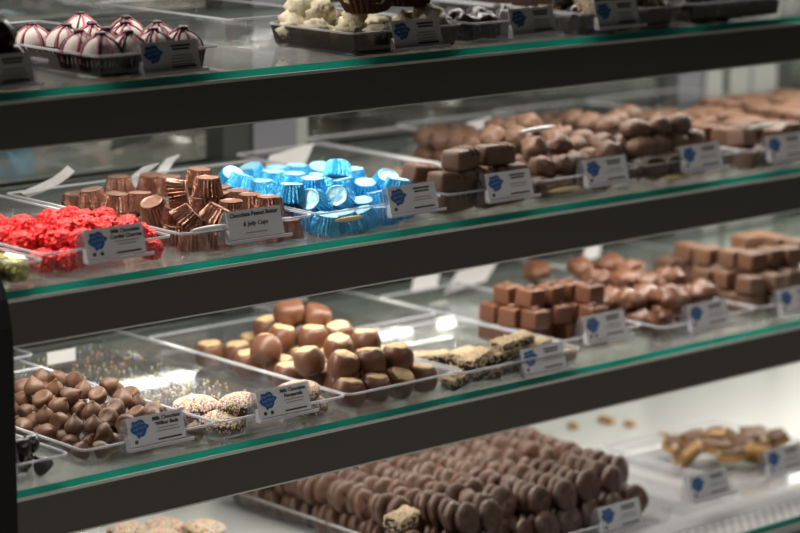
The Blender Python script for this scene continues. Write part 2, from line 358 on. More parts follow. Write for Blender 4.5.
def buckeye_meshes(seed):
    rs=random.Random(seed); p1,p2=rs.uniform(0,6),rs.uniform(0,6)
    def mod(a,k,r,z): 
        q=1+.03*math.sin(2*a+p1)+.015*math.sin(3*a+p2)
        return r*q, z+(.0010*math.sin(2*a+p2)+.0007*math.sin(5*a+p1) if k>=8 else 0)
    prof=[(.002,-.0145),(.0095,-.0142),(.0138,-.0122),(.0160,-.0080),(.0169,-.002),(.0166,.003),(.0154,.0072),(.0142,.0098),(.0128,.0114),(.0119,.0117),(.0110,.0108)]
    a=MB().lathe(prof,32,mod=mod).mesh('peanut_butter_ball','milk_red')
    b=MB().lathe([(.0122,.0100),(.0120,.0119),(.0103,.0131),(.0065,.0138),(.003,.0139),(.0004,.0139)],32,mod=lambda a_,k,r,z:(r*(1+.03*math.sin(2*a_+p1)+.03*math.sin(5*a_+p2)),z+.0004*math.sin(3*a_+p1))).mesh('peanut_butter_top','peanut')
    return a,b
PROTO['buckeye']=[buckeye_meshes(s) for s in range(5)]
def nonpareil_meshes(seed):
    rs=random.Random(seed); R=.0225
    def zt(r): return .0035+.0085*max(0,1-(r/R)**2)**.6
    prof=[(.001,-.0045),(.017,-.0045),(.0212,-.003),(R,.0),(R*.99,.0025)]+[(R*q,zt(R*q)) for q in (.95,.85,.7,.5,.25,.02)]
    a=MB().lathe(prof,40,mod=lambda a_,k,r,z:(r*(1+.03*math.sin(3*a_+seed)),z)).mesh('sprinkled_disc','cookie')
    mb=MB(); v,f=ICO[1]
    for i in range(950):
        r=R*.985*math.sqrt(rs.random()); an=rs.uniform(0,2*PI); r2=r*(1+.03*math.sin(3*an+seed))
        s=rs.uniform(.00100,.00130)
        c=(r2*math.cos(an),r2*math.sin(an),zt(r)+.0004)
        mb.add([(c[0]+p[0]*s,c[1]+p[1]*s,c[2]+p[2]*s) for p in v],f,rs.choice([0,0,0,0,0,1,1,2,2,3,3,4,5,6,6,6]))
    for i in range(120):
        an=rs.uniform(0,2*PI); z=rs.uniform(-.001,.004); s=.001
        r2=R*1.0*(1+.03*math.sin(3*an+seed)); c=(r2*math.cos(an),r2*math.sin(an),z)
        mb.add([(c[0]+p[0]*s,c[1]+p[1]*s,c[2]+p[2]*s) for p in v],f,rs.choice([0,0,1,2,3,4,5,6]))
    b=mb.mesh('sprinkles',SPR)
    return a,b
PROTO['nonpareil']=[nonpareil_meshes(s) for s in range(3)]
def truffle_meshes(seed):
    rs=random.Random(seed)
    prof=[(.001,.001),(.0135,.001),(.0158,.006),(.0168,.012),(.0163,.018),(.0146,.0238),(.0115,.0288),(.0075,.0322),(.0042,.0338),(.0030,.0356),(.0018,.0375),(.0004,.0380)]
    a=MB().lathe(prof,28).mesh('striped_truffle','cream')
    def surf(t,an,off):   # t 0 top .. 1 low
        k=(1-t)*(len(prof)-3)+2 if False else None
        zt=.0355-t*.028
        for (r0,z0),(r1,z1) in zip(prof[2:-1],prof[3:]):
            if z0<=zt<=z1: r=r0+(r1-r0)*(zt-z0)/(z1-z0); break
        else: r=.003
        return ((r+off)*math.cos(an),(r+off)*math.sin(an),zt)
    def stripes(n,ph,wid,name,mat,top):
        mb=MB()
        for i in range(n):
            an=2*PI*i/n+ph+rs.uniform(-.18,.18); tw=rs.uniform(-.25,.25)
            mb.tube([surf(t/7,an+tw*t/7,.0004) for t in range(8)],lambda u:wid*(.9+.3*u),6)
        v,f=ICO[2]
        if top: mb.add([(p[0]*.0048+.0008,p[1]*.0044,.0368+p[2]*.0026) for p in v],f)
        return mb.mesh(name,mat)
    b=stripes(7,rs.uniform(0,1),.0011,'pink_stripes','pink',False)
    c=stripes(5,rs.uniform(0,1),.0009,'dark_stripes','cocoa_line',True)
    w=paper_cup('cupdark',.0150,.0185,.0155,seed)
    return a,b,c,w
def paper_cup(mat,r0,r1,h,seed,name='paper_cup'):
    n=56
    def mod(a,k,r,z):
        i=round(a/(2*PI)*n)%n; return r+(.0009 if i%2 else -.0009)*(.5+.25*k), z
    mb=MB(); mb.lathe([(r0*.3,0),(r0,.0),(r0+(r1-r0)*.4,h*.4),(r1,h),(r1-.0006,h),(r0+(r1-r0)*.4-.0006,h*.4),(r0-.0006,.0008),(r0*.3,.0008)],n,mod=mod,cap0=False,cap1=False,smooth=False)
    return mb.mesh(name,mat)
PROTO['truffle']=[truffle_meshes(s) for s in range(4)]
PROTO['bar']=[(rbox_mesh('chocolate_bar',.041,.026,.0215,.0062,'milk_pale',lump=.0012,seed=s,cuts=1),) for s in range(3)]
def bar_drizzle(seed):
    rs=random.Random(seed); mb=MB()
    for i in range(3):
        x=rs.uniform(-.012,.012); mb.tube([(x+rs.uniform(-.001,.001),y,z) for y,z in ((-.0133,.004),(-.0128,.0085),(-.010,.0108),(-.004,.0112),(.004,.0112),(.010,.0108),(.0128,.0085))],.0011,6)
    return mb.mesh('drizzle','milk')
PROTO['bar']=[(b[0],bar_drizzle(i)) for i,b in enumerate(PROTO['bar'])]
def lump_mesh(name,mat,rx,ry,rz,seed,amp=.18,fr=2.2,ridge=0):
    v,f=ICO[3]; o=Vector((seed*5.3,seed*2.1,3)); out=[]
    for p in v:
        p=Vector(p); r=1+amp*noise.noise(p*fr+o)+amp*.4*noise.noise(p*fr*2.3+o)
        if ridge: r+=.055*math.cos(p.x*ridge)*(1-abs(p.x)*.4)
        z=p.z if p.z>-.7 else -.7+(p.z+.7)*.3
        out.append((p.x*r*rx,p.y*r*ry,z*r*rz))
    return MB().add(out,f).mesh(name,mat)
PROTO['lump']=[(lump_mesh('round_chocolate','milk_pale',.0160,.0145,.0125,s,.30,2.6,5),) for s in range(4)]
PROTO['ridged']=[(lump_mesh('ridged_chocolate','milk_pale',.0185,.0135,.0125,s,.12,1.8,13),) for s in range(4)]
PROTO['cluster']=[(lump_mesh('chocolate_cluster','milk_red',.0192,.0164,.0120,s,.5,2.8),) for s in range(5)]
PROTO['coconut']=[(lump_mesh('coconut_cluster','coconut',.017,.016,.012,s,.35,3.4),) for s in range(4)]
PROTO['darklump']=[(lump_mesh('dark_chocolate_piece','dark',.016,.015,.013,s,.25,2.2),) for s in range(4)]
PROTO['block']=[(rbox_mesh('chocolate_block',.027,.026,.0215,.0035,'milk',lump=.0010,seed=s,cuts=1,taper=.05),) for s in range(4)]
PROTO['paleblock']=[(rbox_mesh('chocolate_block',.030,.026,.0205,.0035,'milk_pale',lump=.0010,seed=s,cuts=1,taper=.05),) for s in range(3)]
def caramel_meshes(seed):
    a=rbox_mesh('square_caramel',.0255,.0255,.0205,.0028,'milk_red',lump=.0005,seed=seed,cuts=1,taper=.06)
    mb=MB(); pts=[(-.006+.012*t/10,.0025*math.sin(t*.9+seed),.0102+.0016*math.sin(PI*t/10)) for t in range(11)]
    mb.tube(pts,lambda u:.0016+.0010*math.sin(PI*u),8); return a,mb.mesh('swirl','milk_red')
PROTO['caramel']=[caramel_meshes(s) for s in range(3)]
def nutbar_meshes(seed):
    rs=random.Random(seed); sx,sy,sz=.047,.0185,.0125
    a=rbox_mesh('nut_bar',sx,sy,sz,.003,'dark',lump=.0008,seed=seed,cuts=1)
    mb=MB(); v,f=ICO[1]
    for i in range(620):
        fc=rs.choice('tttttttxXyYyY'); x,y,z=(rs.uniform(-.5,.5) for _ in range(3))
        if fc=='t': z=.5
        elif fc=='x': x=-.5
        elif fc=='X': x=.5
        elif fc=='y': y=-.5
        else: y=.5
        if fc!='t' and z<.05 and rs.random()<.7: continue
        s=rs.uniform(.0010,.0021); q=Vector((rs.uniform(-1,1),rs.uniform(-1,1),rs.uniform(-1,1))).normalized()
        R=q.to_track_quat('Z','Y').to_matrix()
        mb.add([tuple(Vector((x*sx,y*sy,z*sz))+R@Vector((p[0]*s,p[1]*s*.8,p[2]*s*.6))) for p in v],f,0,False)
    return a,mb.mesh('chopped_nuts','nutbits')
PROTO['nut']=[nutbar_meshes(s) for s in range(3)]
def cookie_mesh(seed):
    rs=random.Random(seed); ph=rs.uniform(0,6)
    prof=[(.001,-.0070),(.015,-.0072),(.0205,-.0060),(.0228,-.0035),(.0236,-.0010),(.0228,.0012),(.0232,.0030),(.0220,.0055),(.0175,.0075),(.012,.0080),(.006,.0074),(.0005,.0072)]
    return MB().lathe(prof,32,mod=lambda a,k,r,z:(r*(1+.022*math.sin(3*a+ph)+.014*math.sin(7*a+2*ph)),z+.0006*math.sin(4*a+ph))).mesh('coated_cookie','cookie')
PROTO['cookie']=[(cookie_mesh(s),) for s in range(4)]
def bark_meshes(seed):
    rs=random.Random(seed); n=rs.randint(5,7)
    pts=[((.024+rs.uniform(-.007,.006))*math.cos(2*PI*i/n),(.017+rs.uniform(-.004,.005))*math.sin(2*PI*i/n)) for i in range(n)]
    bm=bmesh.new(); vs=[bm.verts.new((x,y,-.004)) for x,y in pts]; fc=bm.faces.new(vs)
    r=bmesh.ops.extrude_face_region(bm,geom=[fc]); 
    for e in r['geom']:
        if isinstance(e,bmesh.types.BMVert): e.co.z+=.008; e.co.x*=.93; e.co.y*=.93
    bmesh.ops.bevel(bm,geom=bm.edges[:],offset=.0014,segments=2,affect='EDGES'); bmesh.ops.recalc_face_normals(bm,faces=bm.faces)
    me=bpy.data.meshes.new('toffee_bark'); bm.to_mesh(me); bm.free(); me.materials.append(M['toffee'])
    # chocolate coat on the upper side
    mb=MB(); q=[(x*.92,y*.92) for x,y in pts]; k=len(q)
    vv=[(x,y,.0035) for x,y in q]+[(x,y,.0055) for x,y in q]+[(x*.8,y*.8,.0068) for x,y in q]
    mb.add(vv,[((i+1)%k+a*k,i+a*k,i+(a+1)*k,(i+1)%k+(a+1)*k) for a in (0,1) for i in range(k)]+[tuple(range(2*k,3*k))])
    b=mb.mesh('chocolate_coat','milk_pale')
    mc=MB(); v,f=ICO[2]
    for i in range(13):
        x,y=rs.choice(pts); t=rs.uniform(.25,.86); s=rs.uniform(.0028,.0048)
        mc.add([(x*t+p[0]*s,y*t+p[1]*s*.8,.005*t+p[2]*s*.7) for p in v],f)
    return me,b,mc.mesh('nut_pieces','nutbits')
PROTO['toffee']=[bark_meshes(s) for s in range(5)]
PARTS={'copper':['foil_cup','foil_face'],'blue':['foil_cup','foil_face'],'red':['foil_candy'],'green':['foil_candy'],'kiss':['chocolate_drop'],'darkkiss':['chocolate_drop'],
 'buckeye':['peanut_butter_ball','peanut_butter_top'],'nonpareil':['sprinkled_disc','sprinkles'],'truffle':['striped_truffle','pink_stripes','dark_stripes','paper_cup'],
 'bar':['chocolate_bar','drizzle'],'lump':['round_chocolate'],'ridged':['ridged_chocolate'],'cluster':['chocolate_cluster'],'coconut':['coconut_cluster'],'darklump':['dark_chocolate'],
 'block':['chocolate_block'],'paleblock':['chocolate_block'],'caramel':['square_caramel','swirl'],'nut':['nut_bar','chopped_nuts'],'cookie':['coated_cookie'],'toffee':['toffee_bark','chocolate_coat','nut_pieces']}
FIRST={}
def make(kind,loc,q,var=None,skip=()):
    var=random.randrange(len(PROTO[kind])) if var is None else var%len(PROTO[kind])
    if (kind,var) in FIRST: return tree_copy(FIRST[kind,var],loc,q)
    ms=PROTO[kind][var]; o=obj(PARTS[kind][0],ms[0],None,loc,q)
    for nm,me in zip(PARTS[kind][1:],ms[1:]):
        c=obj(nm,me,o)
        if nm in ('sprinkles','chopped_nuts'): c['kind']='stuff'
    FIRST[kind,var]=o
    return o

# ------------------------------------------------------------ piles
D={
 'red':[(-0.3795,0.1035,0.033,0,None),(-0.3445,0.1109,0.033,0,None),(-0.3205,0.1125,0.033,0,None),(-0.3221,0.0857,0.033,0,None),(-0.3592,0.0615,0.033,0,None),(-0.3363,0.0656,0.033,0,None),(-0.3807,0.0691,0.0291,0,None),(-0.4061,0.094,0.0272,0,None),(-0.379,0.0461,0.0272,0,None),(-0.3662,0.0269,0.0291,0,None),(-0.3651,0.1094,0.0135,0,None),(-0.4034,0.0711,0.0252,0,None),(-0.4027,0.0374,0.0135,0,None),(-0.3813,0.0284,0.0135,0,None),(-0.3607,0.0399,0.0135,0,None),(-0.4001,0.1154,0.033,0,None),(-0.323,0.0466,0.033,0,None),(-0.2989,0.0876,0.033,0,None),(-0.2968,0.0536,0.0291,0,None),(-0.2919,0.0345,0.0232,0,None),(-0.292,0.0269,0.0135,0,None),(-0.3149,0.0269,0.0252,0,None),(-0.3407,0.0517,0.0135,1,None),(-0.3168,0.0507,0.0135,1,None),(-0.3766,0.0827,0.0135,1,None),(-0.3549,0.074,0.0135,1,None),(-0.3295,0.0729,0.0135,1,None),(-0.3025,0.0733,0.0135,1,None),(-0.3413,0.0963,0.0135,1,None),(-0.3162,0.0957,0.0135,1,None),(-0.4052,0.12,0.0135,1,None),(-0.329,0.1198,0.0135,1,None)],
 'copper':[(-0.2271,0.2063,0.0305,0,'u'),(-0.2249,0.1699,0.0305,0,'u'),(-0.1615,0.2523,0.0305,0,'u'),(-0.2039,0.1588,0.0305,0,'u'),(-0.1286,0.2415,0.0305,0,'u'),(-0.1212,0.2187,0.0305,0,'u'),(-0.2203,0.1145,0.0305,0,'f'),(-0.2172,0.0807,0.0305,0,'u2'),(-0.2156,0.0813,0.0495,0,'t'),(-0.2214,0.2161,0.0118,0,'u'),(-0.2121,0.1862,0.0118,0,'u'),(-0.2204,0.1603,0.0118,0,'u'),(-0.2186,0.1232,0.0118,0,'u'),(-0.1909,0.2878,0.0118,0,'u'),(-0.1668,0.0982,0.0495,0,'u'),(-0.141,0.145,0.0495,0,'u'),(-0.2266,0.052,0.0305,0,'l'),(-0.1953,0.0469,0.0305,0,'l2'),(-0.1642,0.0641,0.0305,0,'u'),(-0.1258,0.0825,0.0305,0,'u'),(-0.1212,0.0592,0.0305,0,'u'),(-0.1212,0.1074,0.0305,0,'u'),(-0.1212,0.137,0.0305,0,'u'),(-0.145,0.1076,0.0305,0,'u'),(-0.1743,0.0986,0.0305,0,'u'),(-0.2301,0.0383,0.0118,0,'u'),(-0.2054,0.0376,0.0118,0,'u'),(-0.1212,0.0301,0.0118,0,'u'),(-0.145,0.0272,0.0118,0,'u'),(-0.1848,0.0504,0.0118,1,None),(-0.1585,0.0515,0.0118,1,None),(-0.1334,0.0505,0.0118,1,None),(-0.2236,0.0745,0.0118,1,None),(-0.1714,0.0756,0.0118,1,None),(-0.1847,0.0991,0.0118,1,None),(-0.1593,0.0989,0.0118,1,None),(-0.1331,0.0992,0.0118,1,None),(-0.145,0.121,0.0118,1,None),(-0.1335,0.1445,0.0118,1,None),(-0.1966,0.1681,0.0118,1,None),(-0.1593,0.2389,0.0118,1,None),(-0.1356,0.2375,0.0118,1,None),(-0.1722,0.263,0.0118,1,None),(-0.1399,0.1527,0.0305,1,None)],
 'blue':[(-0.0663,0.1875,0.0344,0,'w1'),(-0.0044,0.2298,0.029,0,'u'),(-0.0803,0.1537,0.0362,0,'u'),(-0.0596,0.1455,0.029,0,'u'),(0.0096,0.2049,0.029,0,'u'),(-0.026,0.1683,0.0326,0,'u'),(-0.0848,0.0684,0.038,0,'u'),(-0.0184,0.1434,0.0326,0,'u'),(0.0331,0.2011,0.029,0,'u'),(-0.0455,0.0829,0.038,0,'u'),(-0.0694,0.0537,0.029,0,'w2'),(-0.0109,0.112,0.0344,0,'u'),(-0.0735,0.0819,0.0165,0,'u'),(0.0042,0.1011,0.047,0,'c'),(0.0398,0.1181,0.0344,0,'u'),(0.0505,0.184,0.029,0,'u'),(-0.0022,0.0857,0.0326,0,'u'),(0.0171,0.0725,0.029,0,'u'),(-0.0366,0.0525,0.029,0,'w3'),(-0.0249,0.0928,0.0326,0,'u'),(0.0377,0.0637,0.0362,0,'w1'),(0.0247,0.0315,0.0362,0,'u'),(-0.0201,0.0678,0.0219,0,'u'),(-0.0085,0.0483,0.0165,0,'u2'),(-0.0253,0.0272,0.0112,0,'u'),(-0.0728,0.0292,0.0112,0,'u'),(-0.0491,0.0272,0.0112,0,'u'),(-0.0529,0.0567,0.0148,0,'u'),(0.0168,0.0503,0.0219,0,'u'),(0.0225,0.028,0.0165,0,'u'),(-0.0004,0.0272,0.0112,0,'u'),(-0.0801,0.0521,0.0112,1,None),(-0.0368,0.0788,0.0112,1,None),(-0.0018,0.0764,0.0112,1,None),(0.0252,0.0793,0.0112,1,None),(0.0486,0.0748,0.0112,1,None),(-0.0463,0.1005,0.0112,1,None),(-0.0185,0.0984,0.0112,1,None),(0.007,0.0985,0.0112,1,None),(0.0471,0.1228,0.0112,1,None),(-0.0722,0.1459,0.0112,1,None),(-0.0455,0.1446,0.0112,1,None),(-0.0196,0.1458,0.0112,1,None),(-0.0835,0.1679,0.0112,1,None),(-0.0317,0.1679,0.0112,1,None),(-0.071,0.192,0.0112,1,None),(0.0077,0.1933,0.0112,1,None),(0.0327,0.1898,0.0112,1,None),(-0.0062,0.215,0.0112,1,None),(0.0204,0.2149,0.0112,1,None),(0.0063,0.2391,0.0112,1,None)],
 'kiss':[(-0.3321,0.1607,0.045,0,None),(-0.2923,0.2094,0.038,0,None),(-0.2823,0.1947,0.038,0,None),(-0.2661,0.1881,0.0362,0,None),(-0.3144,0.1521,0.0415,0,None),(-0.3189,0.1189,0.0415,0,None),(-0.3118,0.2134,0.031,0,None),(-0.3368,0.1726,0.031,0,None),(-0.3401,0.1339,0.038,0,'b'),(-0.3344,0.1157,0.0345,0,None),(-0.2767,0.158,0.0328,0,None),(-0.2796,0.1288,0.0328,0,'b'),(-0.2543,0.1458,0.0362,0,None),(-0.241,0.1522,0.0275,0,'b'),(-0.2663,0.1054,0.031,0,None),(-0.315,0.1117,0.0275,0,None),(-0.314,0.0904,0.031,0,None),(-0.3075,0.0727,0.0275,0,'b'),(-0.2816,0.0976,0.0275,0,'b'),(-0.3518,0.1144,0.0275,0,None),(-0.347,0.0963,0.0243,0,None),(-0.3476,0.0728,0.0259,0,None),(-0.3333,0.0603,0.0259,0,None),(-0.3334,0.0429,0.0227,0,None),(-0.2997,0.0552,0.0227,0,'b'),(-0.3486,0.0859,0.0115,0,None),(-0.3537,0.0685,0.0115,0,None),(-0.3405,0.0566,0.0115,0,None),(-0.3482,0.1496,0.0243,0,None),(-0.3526,0.1694,0.0243,0,None),(-0.371,0.1233,0.0179,0,None),(-0.3213,0.046,0.0115,0,None),(-0.2571,0.1211,0.0275,0,None),(-0.2503,0.1053,0.0243,0,None),(-0.241,0.1285,0.0275,0,'b'),(-0.2742,0.0714,0.0243,0,'b'),(-0.2571,0.0694,0.0211,0,None),(-0.2901,0.0689,0.0179,0,'b'),(-0.2412,0.0534,0.0163,0,None),(-0.241,0.0257,0.0115,0,None),(-0.241,0.0923,0.0179,0,'b'),(-0.241,0.0709,0.0147,0,None),(-0.2585,0.0282,0.0115,0,None),(-0.3623,0.0959,0.0163,0,None),(-0.3473,0.0297,0.0115,0,None),(-0.3634,0.039,0.0115,0,None),(-0.3116,0.0312,0.0115,0,None),(-0.2935,0.0353,0.0115,0,None),(-0.2664,0.0441,0.0115,0,None),(-0.3539,0.1295,0.0195,0,None),(-0.2816,0.0497,0.0179,0,None),(-0.3041,0.0769,0.0115,1,None),(-0.2709,0.0806,0.0115,1,None),(-0.2536,0.0827,0.0115,1,None),(-0.3116,0.094,0.0115,1,None),(-0.2764,0.0973,0.0115,1,None),(-0.2589,0.0994,0.0115,1,None),(-0.359,0.1124,0.0115,1,None),(-0.3407,0.1117,0.0115,1,None),(-0.3224,0.1122,0.0115,1,None),(-0.2666,0.1152,0.0115,1,None),(-0.3307,0.129,0.0115,1,None),(-0.2749,0.1307,0.0115,1,None),(-0.3393,0.1444,0.0115,1,None),(-0.3219,0.147,0.0115,1,None),(-0.3026,0.1457,0.0115,1,None),(-0.2638,0.1465,0.0115,1,None),(-0.2444,0.1463,0.0115,1,None),(-0.3494,0.1597,0.0115,1,None),(-0.3321,0.1632,0.0115,1,None),(-0.312,0.165,0.0115,1,None),(-0.2741,0.1639,0.0115,1,None),(-0.3414,0.1811,0.0115,1,None),(-0.2644,0.1811,0.0115,1,None),(-0.2932,0.1991,0.0115,1,None),(-0.274,0.1987,0.0115,1,None),(-0.3217,0.2154,0.0115,1,None),(-0.3027,0.2168,0.0115,1,None),(-0.2839,0.2158,0.0115,1,None),(-0.3216,0.1461,0.0275,1,None),(-0.3035,0.1465,0.0275,1,None),(-0.312,0.1632,0.0275,1,None),(-0.2955,0.1965,0.0275,1,None),(-0.2816,0.2172,0.0275,1,None)],
 'buckeye':[(-0.0423,0.2565,0.0165,0,None),(-0.0204,0.235,0.0165,0,None),(-0.038,0.1955,0.0165,0,None),(0.0116,0.2545,0.0165,0,None),(0.0199,0.1981,0.062,0,'i'),(0.0456,0.1835,0.0551,0,'i2'),(0.0189,0.2324,0.039,0,None),(0.0031,0.1894,0.039,0,None),(0.027,0.167,0.039,0,None),(0.057,0.1604,0.039,0,None),(-0.0417,0.1613,0.039,0,'s'),(-0.0423,0.0915,0.039,0,None),(-0.0276,0.1548,0.0165,0,None),(-0.0423,0.1246,0.0165,0,None),(0.0162,0.1124,0.039,0,None),(-0.0287,0.0532,0.039,0,'d'),(-0.0208,0.1004,0.0165,0,None),(0.0563,0.1152,0.039,0,None),(0.0025,0.0485,0.039,0,'d2'),(0.0371,0.0433,0.039,0,None),(-0.0391,0.0321,0.0165,0,None),(-0.0058,0.0307,0.0165,0,None),(0.0275,0.0311,0.0165,0,None),(0.0588,0.0307,0.0165,0,None),(-0.0215,0.0669,0.0165,1,None),(0.0089,0.0627,0.0165,1,None),(0.0431,0.0617,0.0165,1,None),(0.006,0.124,0.0165,1,None),(0.0423,0.1218,0.0165,1,None),(0.078,0.1204,0.0165,1,None),(0.0258,0.1501,0.0165,1,None),(0.0635,0.1473,0.0165,1,None),(0.0127,0.1778,0.0165,1,None),(0.0429,0.1827,0.0165,1,None),(0.0264,0.2128,0.0165,1,None)],
 'nonpareil':[(-0.1799,0.102,0.008,0,None),(-0.174,0.0394,0.022,0,None),(-0.1953,0.0394,0.008,0,None),(-0.2006,0.0736,0.0164,0,None),(-0.0998,0.0396,0.022,0,None),(-0.0914,0.0394,0.008,0,None),(-0.1404,0.0401,0.0122,0,None)],
 'truffle':[(-0.3443,0.1383,0.03,0,None),(-0.3252,0.1143,0.03,0,None),(-0.3443,0.0614,0.03,0,None),(-0.2528,0.1897,0.03,0,None),(-0.2946,0.1124,0.03,0,None),(-0.3139,0.0657,0.03,0,None),(-0.3443,0.0307,0.03,0,None),(-0.2357,0.1403,0.03,0,None),(-0.2679,0.0971,0.03,0,None),(-0.3134,0.0307,0.03,0,None),(-0.2439,0.078,0.03,0,None),(-0.2827,0.0307,0.03,0,None),(-0.252,0.0307,0.03,0,None)],
 'bar':[(0.1122,0.0307,0.057,0,None),(0.1602,0.0307,0.057,0,None),(0.0937,0.0307,0.035,0,None),(0.1244,0.0307,0.035,0,None),(0.1793,0.0307,0.035,0,None),(0.1066,0.0827,0.035,0,None),(0.0937,0.0307,0.014,0,None),(0.1498,0.0307,0.014,0,None),(0.1164,0.07,0.014,0,None),(0.1217,0.0401,0.014,1,None),(0.1793,0.0334,0.014,1,None),(0.0949,0.0918,0.014,1,None)],
 'lump':[(0.3274,0.1487,0.061,0,None),(0.2564,0.0666,0.0495,0,None),(0.2937,0.0687,0.0495,0,None),(0.3194,0.0953,0.0495,0,None),(0.2388,0.0408,0.0334,0,None),(0.2665,0.0367,0.0334,0,None),(0.2933,0.0363,0.0334,0,None),(0.29,0.1277,0.0518,0,None),(0.2692,0.1448,0.0518,0,None),(0.2631,0.0632,0.015,0,None),(0.2846,0.0471,0.015,0,None),(0.309,0.0585,0.015,0,None),(0.3462,0.1653,0.0518,0,None),(0.2476,0.0787,0.0288,0,None),(0.3254,0.0706,0.0426,0,None),(0.3315,0.0288,0.0426,0,None),(0.3462,0.0504,0.0472,0,None),(0.3452,0.1126,0.0472,0,None),(0.3462,0.0859,0.0472,0,None),(0.3462,0.2182,0.0472,0,None),(0.3454,0.1913,0.0472,0,None),(0.3174,0.048,0.0334,0,None),(0.3462,0.1393,0.0472,0,None),(0.2288,0.0295,0.015,1,None),(0.2556,0.0288,0.015,1,None),(0.319,0.0288,0.015,1,None),(0.2374,0.055,0.015,1,None),(0.338,0.0575,0.015,1,None),(0.289,0.0828,0.015,1,None),(0.3323,0.109,0.015,1,None),(0.2585,0.1351,0.015,1,None),(0.2888,0.1356,0.015,1,None),(0.3334,0.1617,0.015,1,None),(0.3256,0.1624,0.038,1,None)],
 'ridged':[(0.3882,0.0421,0.061,0,None),(0.4216,0.0375,0.061,0,None),(0.4508,0.0361,0.061,0,None),(0.3838,0.0288,0.0426,0,None),(0.4107,0.0288,0.0426,0,None),(0.4376,0.0288,0.0426,0,None),(0.4697,0.0288,0.0426,0,None),(0.3838,0.0391,0.015,0,None),(0.4087,0.0288,0.015,0,None),(0.3838,0.0557,0.0426,0,None),(0.4355,0.1289,0.0518,0,None),(0.4343,0.1559,0.0518,0,None),(0.4362,0.1828,0.0518,0,None),(0.5162,0.1734,0.0518,0,None),(0.4725,0.1493,0.0518,0,None),(0.4445,0.0303,0.015,1,None),(0.474,0.0297,0.015,1,None),(0.4008,0.06,0.015,1,None),(0.443,0.1356,0.015,1,None),(0.4736,0.136,0.015,1,None),(0.4284,0.1635,0.015,1,None),(0.4584,0.1623,0.015,1,None),(0.4432,0.19,0.015,1,None),(0.4097,0.0606,0.038,1,None)],
 'caramel':[(0.2838,0.1549,0.034,0,None),(0.2838,0.1248,0.034,0,None),(0.2931,0.0977,0.034,0,None),(0.3325,0.1011,0.034,0,None),(0.3594,0.1005,0.034,0,None),(0.3862,0.1036,0.034,0,None),(0.2929,0.1427,0.055,0,None),(0.2993,0.1133,0.055,0,None),(0.3298,0.1116,0.055,0,None),(0.3609,0.112,0.055,0,None),(0.367,0.0857,0.055,0,None),(0.2838,0.1311,0.012,0,None),(0.287,0.1043,0.012,0,None),(0.317,0.1156,0.012,0,None),(0.3579,0.0705,0.012,1,None),(0.3437,0.0984,0.012,1,None),(0.3726,0.0983,0.012,1,None),(0.359,0.125,0.012,1,None),(0.2858,0.158,0.012,1,None),(0.3584,0.0718,0.034,1,None),(0.3269,0.1274,0.034,1,None),(0.3573,0.1274,0.034,1,None)],
 'cluster':[(0.5324,0.1139,0.047,0,None),(0.4862,0.1437,0.0448,0,None),(0.5324,0.0639,0.036,0,None),(0.4857,0.0665,0.036,0,None),(0.4749,0.0973,0.036,0,None),(0.4426,0.0937,0.036,0,None),(0.4396,0.0696,0.014,0,None),(0.5007,0.1148,0.0426,0,None),(0.5324,0.2098,0.047,0,None),(0.4716,0.0709,0.014,0,None),(0.4929,0.2209,0.047,0,None),(0.531,0.1773,0.047,0,None),(0.4805,0.1811,0.0404,0,None),(0.4396,0.1253,0.0316,0,None),(0.5324,0.093,0.0272,0,None),(0.5029,0.0785,0.014,0,None),(0.4536,0.2558,0.0426,0,None),(0.5324,0.0657,0.014,1,None),(0.4412,0.1031,0.014,1,None),(0.4748,0.1045,0.014,1,None),(0.5134,0.1091,0.014,1,None),(0.4946,0.1356,0.014,1,None),(0.5298,0.1371,0.014,1,None),(0.4758,0.1666,0.014,1,None),(0.4934,0.1994,0.014,1,None),(0.5296,0.1989,0.014,1,None),(0.4756,0.2309,0.014,1,None),(0.5111,0.2314,0.014,1,None),(0.4584,0.2632,0.014,1,None)],
 'block':[(0.6254,0.1678,0.058,0,None),(0.6259,0.137,0.058,0,None),(0.6367,0.1082,0.058,0,None),(0.6432,0.0821,0.058,0,None),(0.6773,0.0829,0.058,0,None),(0.7024,0.0733,0.058,0,None),(0.6157,0.129,0.035,0,None),(0.6236,0.1031,0.035,0,None),(0.617,0.0614,0.035,0,None),(0.6494,0.0528,0.035,0,None),(0.6859,0.0591,0.035,0,None),(0.6194,0.0632,0.012,0,None),(0.6203,0.0901,0.012,0,None),(0.648,0.0575,0.012,0,None),(0.6258,0.1992,0.035,0,None),(0.7209,0.1602,0.058,0,None),(0.7482,0.1579,0.058,0,None),(0.7482,0.1309,0.058,0,None),(0.7482,0.0996,0.058,0,None),(0.6939,0.0555,0.012,1,None),(0.6505,0.0843,0.012,1,None),(0.6808,0.0825,0.012,1,None),(0.7104,0.083,0.012,1,None),(0.6039,0.1116,0.012,1,None),(0.6368,0.1114,0.012,1,None),(0.6209,0.1364,0.012,1,None),(0.6355,0.1621,0.012,1,None),(0.7244,0.163,0.012,1,None),(0.6202,0.1891,0.012,1,None),(0.6354,0.2166,0.012,1,None),(0.6515,0.0825,0.035,1,None),(0.6806,0.0856,0.035,1,None),(0.7093,0.0827,0.035,1,None),(0.6348,0.1632,0.035,1,None),(0.7246,0.1634,0.035,1,None)],
 'nut':[(0.1831,0.0223,0.0356,0,None),(0.1382,0.0508,0.0228,0,None),(0.1282,0.0223,0.026,0,None),(0.165,0.0223,0.026,0,None),(0.2159,0.0223,0.026,0,None),(0.1079,0.0223,0.01,0,None),(0.1389,0.106,0.01,0,None),(0.2561,0.0223,0.01,0,None),(0.132,0.0223,0.01,0,None),(0.1831,0.0233,0.01,1,None)],
